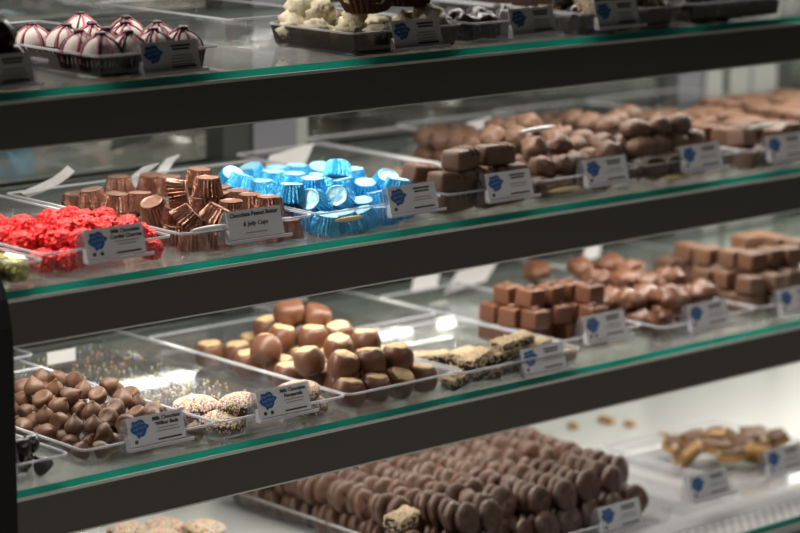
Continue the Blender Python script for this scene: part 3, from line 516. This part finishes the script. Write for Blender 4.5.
 'toffee':[(0.5833,0.1181,0.012,0,None),(0.5906,0.1003,0.024,0,None),(0.6257,0.0853,0.024,0,None),(0.5984,0.0758,0.018,0,None),(0.6308,0.0585,0.0192,0,None),(0.658,0.0572,0.024,0,None),(0.6821,0.0483,0.018,0,None),(0.608,0.052,0.012,0,None),(0.5587,0.0805,0.012,0,None),(0.6318,0.0341,0.012,0,None)],
 'crumb':[(0.5997,0.3307,0.004,0,None),(0.6546,0.3301,0.004,0,None),(0.653,0.318,0.004,0,None),(0.6624,0.29,0.004,0,None),(0.6613,0.2323,0.004,0,None),(0.6593,0.2085,0.004,0,None)],
}

ORD='first second third fourth fifth sixth seventh eighth ninth tenth eleventh twelfth thirteenth fourteenth fifteenth sixteenth seventeenth eighteenth nineteenth twentieth'.split()
def px(o):
    c=world_to_camera_view(scene,cam,o.matrix_world.translation if False else o.location); return c.x*800,(1-c.y)*533
def name_pile(objs,desc,cat,group,pile,special=None,hidden=()):
    """objs seen in the photo: rows by depth and height, then order from the left"""
    special=special or {}
    rest=[o for o in objs if o not in special]
    for o,l in special.items(): tag(o,l,cat,group)
    if not rest: pass
    else:
        zs=[o.location.z for o in rest]; zm=min(zs)
        lay=[int((z-zm)/.016) for z in zs]
        buck={}
        for o,l in zip(rest,lay): buck.setdefault(min(l,2),[]).append(o)
        lname={0:'bottom layer',1:'second layer',2:'top layer'} if len(buck)>1 else {0:'',1:'',2:''}
        for l,os_ in buck.items():
            os_.sort(key=lambda o:-px(o)[1])
            nb=math.ceil(len(os_)/8); per=math.ceil(len(os_)/nb)
            for bi in range(nb):
                row=sorted(os_[bi*per:(bi+1)*per],key=lambda o:px(o)[0])
                rn='' if nb==1 else (' in front row' if bi==0 else (' in back row' if bi==nb-1 else f' in {ORD[bi]} row'))
                for i,o in enumerate(row):
                    pos=(ORD[i]+' from left') if len(row)>1 else 'alone'
                    lb=f"{desc}, {pos}{rn}{(', '+lname[l]) if lname[l] else ''}"
                    tag(o,lb+pile if len((lb+pile).split())<=16 else lb,cat,group)
    for o in hidden: tag(o,f"{desc} buried under the others{pile}",cat,group)
def spot(zs,t,dz=0): return (t[0],t[1],zs+t[2]+dz)
def tilt(m): 
    a=rnd(0,2*PI); r=abs(random.gauss(0,m)); return (math.sin(r)*math.cos(a),math.sin(r)*math.sin(a),math.cos(r))
CUPAX={'u':None,'f':(-.42,-.12,.88),'u2':(-.16,-.12,.97),'t':(.70,-.62,.14),'l':(.62,-.34,.62),'l2':(.42,-.22,.85),'w1':(-.10,-.50,.80),'w2':(-.82,-.39,.47),'w3':(-.70,-.50,.48),'c':(.3,.3,.8)}
def cups(kind,zs,special_labels,desc,pile,group):
    vis=[];hid=[];sp={}
    for t in D[kind]:
        ex=t[4]; ax=CUPAX.get(ex) if ex else None
        if ax is None: ax=tilt(.08 if kind=='copper' else .22)
        o=make(kind,spot(zs,t),aim(ax,rnd(0,6.3))); o.scale=(1.08,1.08,.89)
        (hid if t[3] else vis).append(o)
        if ex in special_labels: sp[o]=special_labels[ex]
    name_pile(vis,desc,'foil cup',group,pile,sp,hid)
cups('copper',ZB,{'f':'copper foil cup tilted so its smooth round face shows, near red candies','t':'crumpled copper foil cup lying on its side on top','u2':'copper foil cup with a pale pinkish round face','l':'copper foil cup leaning right just behind the white glint','l2':'pleated copper foil cup leaning right, behind left corner of its price tag'},'copper foil cup',' of copper pile','copper foil cups')
cups('blue',ZB,{'w2':'blue foil cup tipped over, white-shining face turned left, front of blue pile','w3':'blue foil cup tipped over, its pale round face turned to the viewer','c':'crumpled pale blue foil cup at the top back of the pile'},'blue foil cup',' of blue pile','blue foil cups')
vis=[];hid=[]
for t in D['red']:
    o=make('red',spot(ZB,t),aim(tilt(.35),rnd(0,6.3))); (hid if t[3] else vis).append(o)
name_pile(vis,'red foil candy','foil candy','red foil candies',' of red pile',None,hid)
vis=[make('green',(-.4500,.012,ZB+.0145),aim((.1,0,1),1)),make('green',(-.4495,.042,ZB+.0145),aim((0,.1,1),2.2)),make('green',(-.4495,.072,ZB+.0145),aim((0,.1,1),.4))]
for o,l in zip(vis,('olive-gold foil candy nearest the tray corner at far left','olive-gold foil candy behind the nearest one at far left','olive-gold foil candy third back at far left')): tag(o,l,'foil candy','olive-gold foil candies')
vis=[];hid=[]
for t in D['kiss']:
    ax=(rnd(.1,.6),rnd(-.1,.5),-.45+rnd(-.3,.3)) if t[4]=='b' else tilt(.75)
    if t[4]!='b' and random.random()<.2: ax=(rnd(-1,1),rnd(-1,1),rnd(-.4,.3))
    o=make('kiss',spot(ZC,t),aim(ax,rnd(0,6.3))); (hid if t[3] else vis).append(o)
name_pile(vis,'milk chocolate drop','chocolate drop','milk chocolate drops',' of milk drop pile',None,hid)
vis=[]
for x,y,z in ((-.418,.022,.011),(-.44,.030,.011),(-.425,.045,.011),(-.447,.055,.011),(-.43,.070,.011),(-.412,.062,.011),(-.432,.035,.028),(-.415,.045,.027),(-.44,.06,.028),(-.412,.085,.011),(-.435,.09,.011)):
    vis.append(make('darkkiss',(x,y,ZC+z),aim(tilt(.7),rnd(0,6.3))))
name_pile(vis,'dark chocolate drop','chocolate drop','dark chocolate drops',' of dark pile by black panel')
vis=[];hid=[];sp={}
BAX={'i':(.15,.35,-.92),'i2':(-.2,.3,-.9),'s':(.42,.30,.72),'d':(.16,-.22,.93),'d2':(.05,.15,.95)}
for t in D['buckeye']:
    ax=BAX.get(t[4]) or tilt(.16)
    o=make('buckeye',spot(ZC,t),aim(ax,rnd(0,6.3))); (hid if t[3] else vis).append(o)
    if t[4]=='i': sp[o]='upside-down chocolate ball topmost on the left of its pile, no peanut butter showing'
    if t[4]=='i2': sp[o]='upside-down chocolate ball topmost on the right of its pile, dome side up'
    if t[4]=='s': sp[o]='chocolate ball tilted right with only a sliver of peanut butter showing'
name_pile(vis,'peanut butter ball','candy ball','peanut butter balls',' of its pile',sp,hid)
vis=[]
for i,t in enumerate(D['nonpareil']):
    ax=(-.05,-.1,1) if i in (0,2,5) else (rnd(-.12,.05),rnd(-.14,.03),1)
    vis.append(make('nonpareil',spot(ZC,t),aim(ax,rnd(0,6.3)),i))
name_pile(vis,'sprinkle covered chocolate disc','sprinkled disc','sprinkle covered discs',' of discs')
vis=[]
for i,t in enumerate(D['truffle']):
    o=make('truffle',(t[0]+.004,t[1],ZA+.0075),aim(tilt(.05),rnd(0,6.3)),i); o.scale=(1.17,1.17,.90); vis.append(o)
name_pile(vis,'pink striped cream truffle','truffle','pink striped truffles',' of its tray')
for kind,zs,desc,cat,grp,pl,tl,mx in (('bar',ZB,'chunky chocolate bar','chocolate bar','chunky chocolate bars',' beside blue cups',.08,.25),('lump',ZB,'round milk chocolate lump','chocolate','round chocolate lumps',' behind white glint',.5,3),('ridged',ZB,'ridged milk chocolate piece','chocolate','ridged chocolates',' of ridged pile',.15,.5),('caramel',ZC,'square milk chocolate caramel','caramel','square caramels',' of caramel stack',.05,.2),('cluster',ZC,'lumpy milk chocolate cluster','chocolate cluster','milk chocolate clusters',' of cluster pile',.3,3),('block',ZC,'small brown chocolate block','chocolate block','brown chocolate blocks',' of lower right stack',.06,.2),('nut',ZC,'chopped-nut covered bar','nut bar','nut covered bars',' of nut bar pile',.1,.35),('toffee',ZD,'broken toffee bark piece','toffee bark','toffee bark pieces',' of bark heap',.55,3)):
    vis=[];hid=[]
    for t in D[kind]:
        o=make(kind,spot(zs,t),aim(tilt(tl),rnd(-mx,mx))); (hid if t[3] else vis).append(o)
        if kind=='toffee': q=rnd(.95,1.25); o.scale=(q,q,1.3); o.location.z+=.006; o.location.y+=.02
    name_pile(vis,desc,cat,grp,pl,None,hid)
# ------------------------------------------------------------ remaining trays
# dark chocolates at the far left of the top shelf
vis=[]
for x,y,z in ((-.438,.030,.020),(-.462,.030,.020),(-.487,.03,.020),(-.438,.060,.018),(-.460,.060,.018),(-.449,.035,.046),(-.470,.045,.046),(-.44,.085,.018),(-.49,.06,.018)):
    o=make('darklump',(x,y,ZA+z),aim(tilt(.5),rnd(0,6.3))); o.scale=(1.15,1.15,1.35); vis.append(o)
    # each sits in its own dark paper cup
W=paper_cup('cupdark',.0140,.0180,.016,3)
for o in vis:
    c=obj('paper_cup',W,o,(0,0,-.012)); c.scale=(.87,.87,.75)
name_pile(vis,'dark chocolate in paper cup','chocolate','dark chocolates in paper cups',' of top left tray')
# white coconut clusters and the big brown cups on top of them
vis=[]
for x,y,z,s in ((-.040,.115,.018,1.05),(-.036,.118,.024,1.1),(-.034,.085,.018,1.0),(-.030,.045,.016,1.0),(-.005,.030,.017,1.05),(.022,.028,.015,1.0),(.050,.030,.016,1.05),(.074,.034,.018,1.1),(.070,.070,.018,1.1),(.0,.075,.018,1.1),(.035,.075,.018,1.1),(-.020,.105,.034,1.1),(-.026,.118,.040,1.1),(-.006,.062,.034,.95),(.076,.045,.030,.95),(.01,.12,.018,1.1),(.045,.12,.018,1.1)):
    o=make('coconut',(x,y,ZA+z),aim(tilt(.5),rnd(0,6.3))); o.scale=(s,s,s); vis.append(o)
name_pile(vis,'white coconut cluster','coconut cluster','white coconut clusters',' in smoky tray')
CB=paper_cup('cupbrown',.022,.030,.018,5,'brown_paper_cup'); CF=lump_mesh('cup_filling','coconut',.026,.026,.011,8,.35,3.2)
for (x,y,z),l in (((.003,.055,.040),'large brown fluted cup resting on the white coconut clusters, left one'),((.066,.066,.040),'large brown fluted cup resting on the coconut clusters above the price tag'),((.035,.122,.043),'large brown fluted cup behind two others on the coconut clusters')):
    o=obj('brown_fluted_cup',CB,None,(x,y,ZA+z),aim(tilt(.06),rnd(0,6))); obj('cup_filling',CF,o,(0,0,.017)); tag(o,l,'candy cup','brown fluted cups')
# dark white-dusted truffles
vis=[]
for x,y in ((.124,.038),(.152,.040),(.118,.075),(.150,.085),(.19,.045),(.225,.045),(.19,.09),(.228,.09)):
    o=make('darklump',(x,y,ZA+.016),aim(tilt(.15),rnd(0,6.3))); o.scale=(1.0,1.0,1.1); vis.append(o)
name_pile(vis,'dark round truffle','truffle','dark round truffles',' right of coconut clusters')
vis=[]
for i in range(22):
    l=0 if i<12 else 1
    x=.285+.030*(i%5)+rnd(-.002,.002)-(.0 if l==0 else -.008); y=.034+.03*((i%12)//5)+rnd(-.004,.004)
    vis.append(make('nut' if i%4 else 'darklump',(x,y,ZA+.013+.019*l),aim(tilt(.4),rnd(0,6.3))))
name_pile(vis,'dark nut-speckled cluster','chocolate cluster','dark nut-speckled clusters',' second tray from top right')
vis=[]
for i in range(18):
    x=.462+.0255*(i%6)+rnd(-.001,.001); y=.032+.034*(i//6)+rnd(-.001,.001)
    vis.append(make('darklump',(x,y,ZA+.016),aim(tilt(.3),rnd(0,6.3))))
name_pile(vis,'dark chocolate piece','chocolate','dark chocolate pieces',' of top right tray')
o=make('lump',(.150,.175,ZB+.0135),aim((0,0,1),1.),1); tag(o,'single round chocolate lying behind the chunky chocolate bars','chocolate')
# stacked blocks in the two rightmost trays of the foil shelf
def stack(kind,x0,x1,y0,y1,zs,nx,ny,layers,zstep,desc,cat,grp,pl,jit=.004,inset=.006,tl=.14,spin=.4):
    vis=[]
    for l in range(layers):
        for j in range(ny):
            for i in range(nx):
                if l==layers-1 and random.random()<.18: continue
                if l==0 and 0<j<ny-1 and i>0 : continue      # covered by the layers above
                x=x0+(x1-x0)*(i+.5)/nx+rnd(-jit,jit)+(l%2)*.003; y=y0+inset*l+(y1-y0-inset*l)*(j+.5)/ny+rnd(-jit,jit)
                vis.append(make(kind,(x,y,zs+.0125+zstep*l),aim(tilt(tl),rnd(-spin,spin))))
    name_pile(vis,desc,cat,grp,pl); return vis
stack('block',.546,.694,.016,.225,ZB,5,7,2,.0225,'thick milk chocolate block','chocolate block','thick milk chocolate blocks',' of dark-fronted stack')
stack('block',.716,.892,.016,.25,ZB,6,8,2,.0225,'milk chocolate square','chocolate square','milk chocolate squares',' at far right')
stack('lump',.375,.525,.185,.285,ZB,5,4,2,.020,'pale brown chocolate nugget','chocolate nugget','pale brown nuggets',' behind ridged pile',jit=.004,tl=.5,spin=3)
stack('lump',.285,.356,.19,.30,ZB,3,4,2,.019,'small brown chocolate nugget','chocolate nugget','small brown nuggets',' behind round lumps',jit=.004,tl=.5,spin=3)
# rows of coated cookies standing on edge on the deck
vis=[]
rows=9
for l in (0,1):
    for i in range(rows):
        x=.067+.0372*i+(0 if l==0 else rnd(-.004,.006))
        y=-.014+rnd(-.004,.006)+(0 if l==0 else .010); n=0
        while y<.335-(.03 if l else 0):
            y+=rnd(.0115,.0155)+(rnd(.004,.010) if random.random()<.14 else 0); n+=1
            if l==0 and n>4 and 1<i<rows-1: continue          # hidden under the upper rows
            if l==1 and (random.random()<.07 or (i==0 and n<5)): continue
            le=rnd(.12,.45) if l else rnd(.08,.35)
            z=ZD+.0205+l*.0295+rnd(-.003,.002)
            ax=(.16+rnd(-.22,.25),-1,le)
            o=make('cookie',(x+rnd(-.004,.004),y,z),aim(ax,rnd(0,6.3))); sc=rnd(.74,.84); o.scale=(sc,sc*rnd(.92,1),rnd(.55,.75)); vis.append(o)
for x,y in ((.20,.32),(.255,.33),(.30,.30),(.24,.29),(.16,.33)):
    o=make('cookie',(x,y,ZD+.080),aim((rnd(-1,1),-1,rnd(.3,1.2)),rnd(0,6.3))); o.scale=(.75,.75,.75); vis.append(o)
name_pile(vis,'chocolate coated cookie','cookie','coated cookies',' of cookie tray')
o=make('nut',(.030,.028,ZD+.062),aim((.1,-.2,1),.4),1); tag(o,'nut covered bar lying on the coated cookies at the bottom edge','nut bar')
vis=[]
for (x,y) in ((-.112,.315),(-.075,.300),(-.045,.265),(-.10,.27)): 
    vis.append(make('nonpareil',(x,y,ZD+.0075),aim(tilt(.1),rnd(0,6)),random.randrange(3)))
name_pile(vis,'sprinkle covered disc on the bottom deck','sprinkled disc','sprinkled discs on the deck',' by bottom frame edge')
# crumbs
v,f=ICO[2]
def crumb_mesh(seed):
    return lump_mesh('bark_crumb','toffee',.0075,.005,.0035,seed,.4,2.5)
CR=[crumb_mesh(s) for s in range(3)]
CL=('orange toffee crumb, leftmost of those behind the cookies','orange toffee crumb in the middle of the row behind the cookies','orange toffee crumb touching the middle one behind cookies','orange toffee crumb, rightmost of those behind the cookies','pale toffee crumb left of the toffee bark heap','pale toffee crumb closest to the toffee bark heap')
for t,l,i in zip(D['crumb'],CL,range(9)):
    o=obj('toffee_crumb',CR[i%3],None,(t[0],t[1],ZD+.003),aim((0,0,1),rnd(0,6))); s=1.25 if i<4 else .9; o.scale=(s,s,s); tag(o,l,'crumb','toffee crumbs')
# loose sprinkles left in the disc tray
mb=MB(); v1,f1=ICO[1]
for i in range(330):
    u=random.random(); y=.11+.31*random.random()**.9; x=-.213+.135*random.random(); 
    if random.random()<.35: y=min(y,.20+rnd(-.03,.05))
    c=(x,y,ZC+.0038); s=rnd(.0009,.0012)
    mb.add([(c[0]+p[0]*s,c[1]+p[1]*s,c[2]+p[2]*s) for p in v1],f1,random.choice([0,0,1,2,2,3,4,5,5,6]))
o=obj('spilled_sprinkles',mb.mesh('spilled_sprinkles',SPR)); tag(o,'loose coloured sprinkles spilled over the emptied end of the disc tray','sprinkles',None,'stuff')

# ------------------------------------------------------------ price tags
def text(par,s,x,z,size,mat,align='CENTER',bold=.0,shear=0):
    c=bpy.data.curves.new('lettering','FONT'); c.body=s; c.size=size; c.align_x=align; c.offset=bold; c.shear=shear; c.extrude=.00006
    c.resolution_u=2
    ob=bpy.data.objects.new('lettering_source',c); COL.objects.link(ob); bpy.context.view_layer.update()
    me=bpy.data.meshes.new_from_object(ob); bpy.data.objects.remove(ob)
    me.materials.clear(); me.materials.append(M[mat])
    t=obj('lettering',me,par,(x,-.00055,z)); t.rotation_euler=(PI/2,0,0); return t
def logo_meshes():
    mb=MB(); pts=[]
    for i in range(44):
        a=2*PI*i/44; r=1+.10*math.sin(6*a+.6)+.05*math.sin(9*a)
        x=.0098*r*math.cos(a); z=.0082*r*math.sin(a)
        if z<0: x*=1-.38*(-z/.0085)
        pts.append((x,z))
    mb.poly(list(reversed(pts)),-.0004,-.0001,0)
    rs=random.Random(4)
    for zz,w,nl in ((.0036,.0075,6),(-.0006,.0075,6),(-.0046,.0042,3)):
        for i in range(nl):
            x=-w+2*w*(i+.5)/nl; h=.0013
            p=[(x+.0008*math.cos(q*1.05+i),-.0005,zz+h*math.sin(q*1.05+i*2.1)+.0003*i%2) for q in range(5)]
            mb.tube(p,.00036,4,1)
    return mb.mesh('logo',['logo','logo_white'])
LOGO=logo_meshes()
def price_tag(x,zs,label,title=(),y=.0,zb=.016,logo=True,dots=2,w=.0645,h=.0275,yaw=0.,small=2,script=None,tiltdeg=16,lines=True):
    root=bpy.data.objects.new('price_tag',None); COL.objects.link(root)
    root.location=(x+.005,y,zs+zb); root.rotation_euler=(0,0,yaw); root.empty_display_size=.01
    tag(root,label,'price tag','price tags clipped to the tray fronts')
    ta=math.radians(tiltdeg)
    # bent clear sheet: back leg, card face, ledge
    hb=MB(); sx=w/2+.0045
    prof=[(-.0062,-.0002),(.0002,.0002),(h*math.sin(ta)+.0012,h*math.cos(ta)+.0008),(h*math.sin(ta)+.0045,h*math.cos(ta)*.62),(h*math.sin(ta)+.0048,-.004)]
    t=.0011
    vs=[];fs=[]
    for i,(yy,zz) in enumerate(prof):
        for xx in (-sx,sx): vs+= [(xx,yy,zz),(xx,yy+t*.5,zz-t)]
    n=len(prof)
    for i in range(n-1):
        a=i*4;b=a+4; fs+=[(a,a+2,b+2,b),(a+1,b+1,b+3,a+3),(a,b,b+1,a+1),(a+2,a+3,b+3,b+2)]
    fs+=[(0,1,3,2),((n-1)*4,(n-1)*4+2,(n-1)*4+3,(n-1)*4+1)]
    hb.add(vs,fs,0,False)
    ho=obj('clear_holder',hb.mesh('clear_holder','holder'),root)
    eb=MB(); eb.box(-sx-.0004,sx+.0004,-.0072,-.0056,-.0006,.0012); eb.box(-sx-.0004,sx+.0004,-.0072,.0004,-.0016,-.0008)
    obj('holder_ledge',eb.mesh('holder_ledge','holderedge'),ho)
    eb=MB(); eb.add([(-sx-.0002,-.0066,0),(-sx-.0002,.0006,0),(-sx-.0002,.0008,.011),(-sx-.0002,-.0036,.0115),(-sx+.0010,-.0066,0),(-sx+.0010,.0006,0),(-sx+.0010,.0008,.011),(-sx+.0010,-.0036,.0115)],[(0,1,2,3),(7,6,5,4),(0,4,5,1),(1,5,6,2),(2,6,7,3),(3,7,4,0)],0,False)
    obj('holder_side',eb.mesh('holder_side','holderedge'),ho)
    card=obj('card',MB().box(-w/2,w/2,-.0001,.0004,.0006,h).mesh('card','paper'),root,(0,-.0008,.0003)); card.rotation_euler=(-ta,0,0)
    if logo: 
        lg=obj('logo',LOGO,card,(-w*.30,-.0002,h*.60))
    for k in range(dots):
        obj('seal',MB().lathe([(.0019,0),(.0019,.0003)],14).mesh('seal','brownink'),card,(-w*.385+.0085*k,-.0002,h*.17)).rotation_euler=(PI/2,0,0)
    cx=w*.20 if logo else 0
    zz=h*.78
    for s in title:
        text(card,s,cx,zz,.0052 if logo else .0058,'ink',bold=.00012); zz-=.0050
    if script: text(card,script,0,h*.44,.0062,'ink',bold=.00005,shear=.25); zz=h*.24
    if lines:
        lb=MB()
        rs=random.Random(int(x*1000)+7)
        if not title:
            for q in range(2): 
                u=w*(.17-.02*q); lb.box(cx-u,cx+u,-.0005,-.0002,h*(.80-.11*q),h*(.86-.11*q),1)
        z0=h*.50 if logo else h*.20
        for q in range(small):
            u=w*rs.uniform(.15,.22); z1=z0-q*h*.10
            lb.box(cx-u,cx+u,-.0005,-.0002,z1-h*.012,z1+h*.012,0)
        if logo: lb.box(cx-w*.2,cx+w*.22,-.0005,-.0002,h*.10,h*.155,1)
        obj('print_lines',lb.mesh('print_lines',['inkgrey','ink']),card)
    return root
price_tag(-.352,ZB,'price tag with blue logo in front of red foil candies',('Milk Chocolate','Cordial Cherries'),zb=.0165)
price_tag(-.1885,ZB,'price tag without logo, in front of copper foil cups',('Chocolate Peanut Butter',),logo=False,dots=0,script='& Jelly Cups',small=1,zb=.0145,w=.066)
price_tag(.0145,ZB,'price tag with blue logo in front of blue foil cups',(),zb=.0165,dots=1)
price_tag(.150,ZB,'dim price tag in front of the chunky chocolate bars',(),dots=1)
price_tag(.296,ZB,'blurred price tag below the round chocolate lumps',(),dots=1)
price_tag(.450,ZB,'blurred price tag in front of the ridged chocolates',(),dots=1)
price_tag(.597,ZB,'blurred price tag at right end of the foil candy shelf',(),dots=1,zb=.013)
price_tag(-.308,ZC,'price tag with blue logo in front of milk chocolate drops',('Milk Chocolate','Wilbur Buds'),zb=.0165,dots=1)
price_tag(-.154,ZC,'price tag with blue logo in front of sprinkle covered discs',('Milk Chocolate','Nonpareils'),zb=.018)
price_tag(.205,ZC,'price tag in front of the nut covered bars',(),zb=.005,dots=1)
price_tag(.330,ZC,'price tag with bright blue logo in front of square caramels',(),y=.028,zb=.018,dots=2)
price_tag(.470,ZC,'blurred price tag below the lumpy milk chocolate clusters',(),zb=.016,dots=1)
price_tag(.628,ZC,'blurred price tag at lower right below the brown chocolate blocks',(),zb=.012,dots=1)
price_tag(-.497,ZC,'white price tag cut off by the black end panel',(),zb=.016,dots=0)
price_tag(-.287,ZA,'price tag with blue logo in front of pink striped truffles',(),zb=.005,small=5,dots=0)
price_tag(-.470,ZA,'dim price tag at far left of the top shelf',(),zb=.006,small=5,dots=0)
price_tag(.018,ZA,'dim price tag in front of white coconut clusters',(),zb=.006,small=6,dots=0)
price_tag(.180,ZA,'price tag in front of the dark round truffles on the top shelf',(),zb=.008,small=5,dots=0)
price_tag(.307,ZA,'blurred price tag in front of dark nut-speckled clusters',(),zb=.008,small=5,dots=0)
price_tag(.292,ZD,'price tag in front of the coated cookies on the bottom deck',(),y=-.037,zb=.014,dots=1)
price_tag(.443,ZD,'price tag left of the toffee bark, standing on the bottom deck',(),y=-.033,zb=.020,dots=1)
price_tag(.575,ZD,'price tag at right edge, in front of the toffee bark',(),y=-.033,zb=.026,dots=1)

# white slips standing at the back of the trays
def slip(name,pts,w,label,cat='paper slip',axis=(1,0,0)):
    """a bent strip of card following pts, w wide along axis"""
    A=Vector(axis).normalized()*w/2; mb=MB(); vs=[]; P=[Vector(p) for p in pts]
    for i,p in enumerate(P):
        t=(P[min(i+1,len(P)-1)]-P[max(i-1,0)]).normalized(); nrm=t.cross(A).normalized()*.0004
        vs+=[p-A-nrm,p+A-nrm,p+A+nrm,p-A+nrm]
    fs=[(i*4+a,i*4+(a+1)%4,i*4+4+(a+1)%4,i*4+4+a) for i in range(len(P)-1) for a in range(4)]+[(3,2,1,0),tuple(len(P)*4-4+a for a in range(4))]
    mb.add(vs,fs,0,False); o=obj(name,mb.mesh(name,'paper')); tag(o,label,cat,'white card slips at the back of the trays'); return o
YB=.311
slip('paper_slip',[(-.236,YB+.004,ZB+.020),(-.218,YB+.002,ZB+.025),(-.200,YB,ZB+.031),(-.190,YB-.002,ZB+.037),(-.182,YB-.003,ZB+.043)],.012,'long curled white slip behind the copper foil cups, at far left',axis=(.75,.1,-.55))
slip('paper_slip',[(-.100,YB,ZB+.014),(-.092,YB-.001,ZB+.028),(-.080,YB-.004,ZB+.036)],.022,'small white slip behind the copper foil cups, second from left',axis=(1,0,.12))
slip('paper_slip',[(-.066,YB+.006,ZB+.016),(-.054,YB+.004,ZB+.033),(-.046,YB+.002,ZB+.041)],.018,'small white slip behind the copper foil cups, third from left',axis=(1,0,.15))
slip('paper_slip',[(.110,.322,ZB+.003),(.118,.320,ZB+.018),(.124,.318,ZB+.032)],.064,'broad white slip behind the blue foil cups',axis=(1,0,.12))
slip('paper_slip',[(.383,.300,ZB+.014),(.386,.299,ZB+.030),(.389,.297,ZB+.043)],.050,'broad white slip behind the round chocolate lumps',axis=(1,0,.1))
slip('paper_slip',[(.352,.345,ZC+.020),(.354,.344,ZC+.032),(.356,.342,ZC+.043)],.042,'white slip under the rail behind the square caramels',axis=(1,0,.05))
slip('paper_slip',[(.425,.350,ZC+.012),(.435,.348,ZC+.026),(.442,.345,ZC+.038)],.070,'broad white slip behind the caramels, beside the clusters',axis=(1,0,.1))
slip('paper_slip',[(.640,.345,ZC+.020),(.643,.343,ZC+.040),(.645,.340,ZC+.052)],.030,'white slip between the clusters and the dark blocks',axis=(1,0,.1))
slip('paper_slip',[(-.176,.3415,ZC+.012),(-.176,.3413,ZC+.0255)],.036,'white label on the back wall of the tray behind the milk chocolate drops')
M['yellow']=pmat('yellow_glint_paint',(.85,.66,.32),.3,spec=.6)  # solid yellow for the painted reflections on tray fronts
def strip(a,b,mat,label):  # slivers added in place of lamp glints and reflections, not real parts
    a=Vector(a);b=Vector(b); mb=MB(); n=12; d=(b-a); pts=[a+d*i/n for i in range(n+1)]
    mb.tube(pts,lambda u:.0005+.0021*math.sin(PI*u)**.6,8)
    o=obj('painted_glint',mb.mesh('painted_glint',mat)); tag(o,label,'painted glint','slim painted glints over the tray fronts'); return o
strip((-.260,.0040,ZB+.0292),(-.214,.0060,ZB+.0292),'white_glint','slim painted white glint along the front rim of the copper foil cup tray')
strip((-.083,.0035,ZB+.0185),(-.046,.0035,ZB+.0185),'yellow','slim painted yellowish reflection at front of the blue foil cup tray')
strip((.226,.060,ZB+.071),(.286,.066,ZB+.071),'white_glint','slim painted white glint on the round chocolate lumps')
strip((.214,.0035,ZB+.015),(.262,.0035,ZB+.015),'yellow','slim painted yellowish reflection at left of the tag below the round lumps')
strip((.388,.0035,ZB+.010),(.440,.0035,ZB+.010),'yellow','slim painted yellowish reflection at the tag of the ridged chocolates')
strip((.555,.020,ZB+.0495),(.602,.020,ZB+.0495),'white_glint','slim painted white glint on the dark-fronted blocks at right')


# ------------------------------------------------------------ light
def area(name,loc,rot,sx,sy,e,col=(1,.94,.86),spread=PI):
    l=bpy.data.lights.new(name,'AREA'); l.shape='RECTANGLE'; l.size=sx; l.size_y=sy; l.energy=e; l.color=col; l.spread=spread
    o=bpy.data.objects.new(name,l); COL.objects.link(o); o.location=loc; o.rotation_euler=rot; return o
LX=(SX0+SX1)/2; LW=SX1-SX0-.1
LT=math.radians(2)
area('case_lamp_top',(LX,.17,ZA+.21),(LT,0,0),LW,.03,7)
area('case_lamp_upper_shelf',(LX,.105,ZA-.014),(LT,0,0),LW,.03,5.5)
area('case_lamp_middle_shelf',(LX,.135,ZB-.014),(LT,0,0),LW,.03,6.5)
area('case_lamp_lower_shelf',(LX,.115,ZC-.014),(LT,0,0),LW,.03,3.3)
area('shop_ceiling_lamp',(1.2,-2.6,2.95),(math.radians(12),0,0),4,1.6,32,(1,.96,.92))
w=bpy.data.worlds.new('shop_air'); scene.world=w; w.use_nodes=True
w.node_tree.nodes['Background'].inputs[0].default_value=(.90,.88,.86,1); w.node_tree.nodes['Background'].inputs[1].default_value=.03
scene.view_settings.view_transform='Standard'; scene.view_settings.look='None'; scene.view_settings.gamma=1; scene.view_settings.exposure=.14
scene.view_settings.use_curve_mapping=False
scene.cycles.transparent_max_bounces=40; scene.cycles.max_bounces=10; scene.cycles.transmission_bounces=8; scene.cycles.glossy_bounces=6
scene.cycles.use_denoising=True
scene.cycles.caustics_reflective=False; scene.cycles.caustics_refractive=False
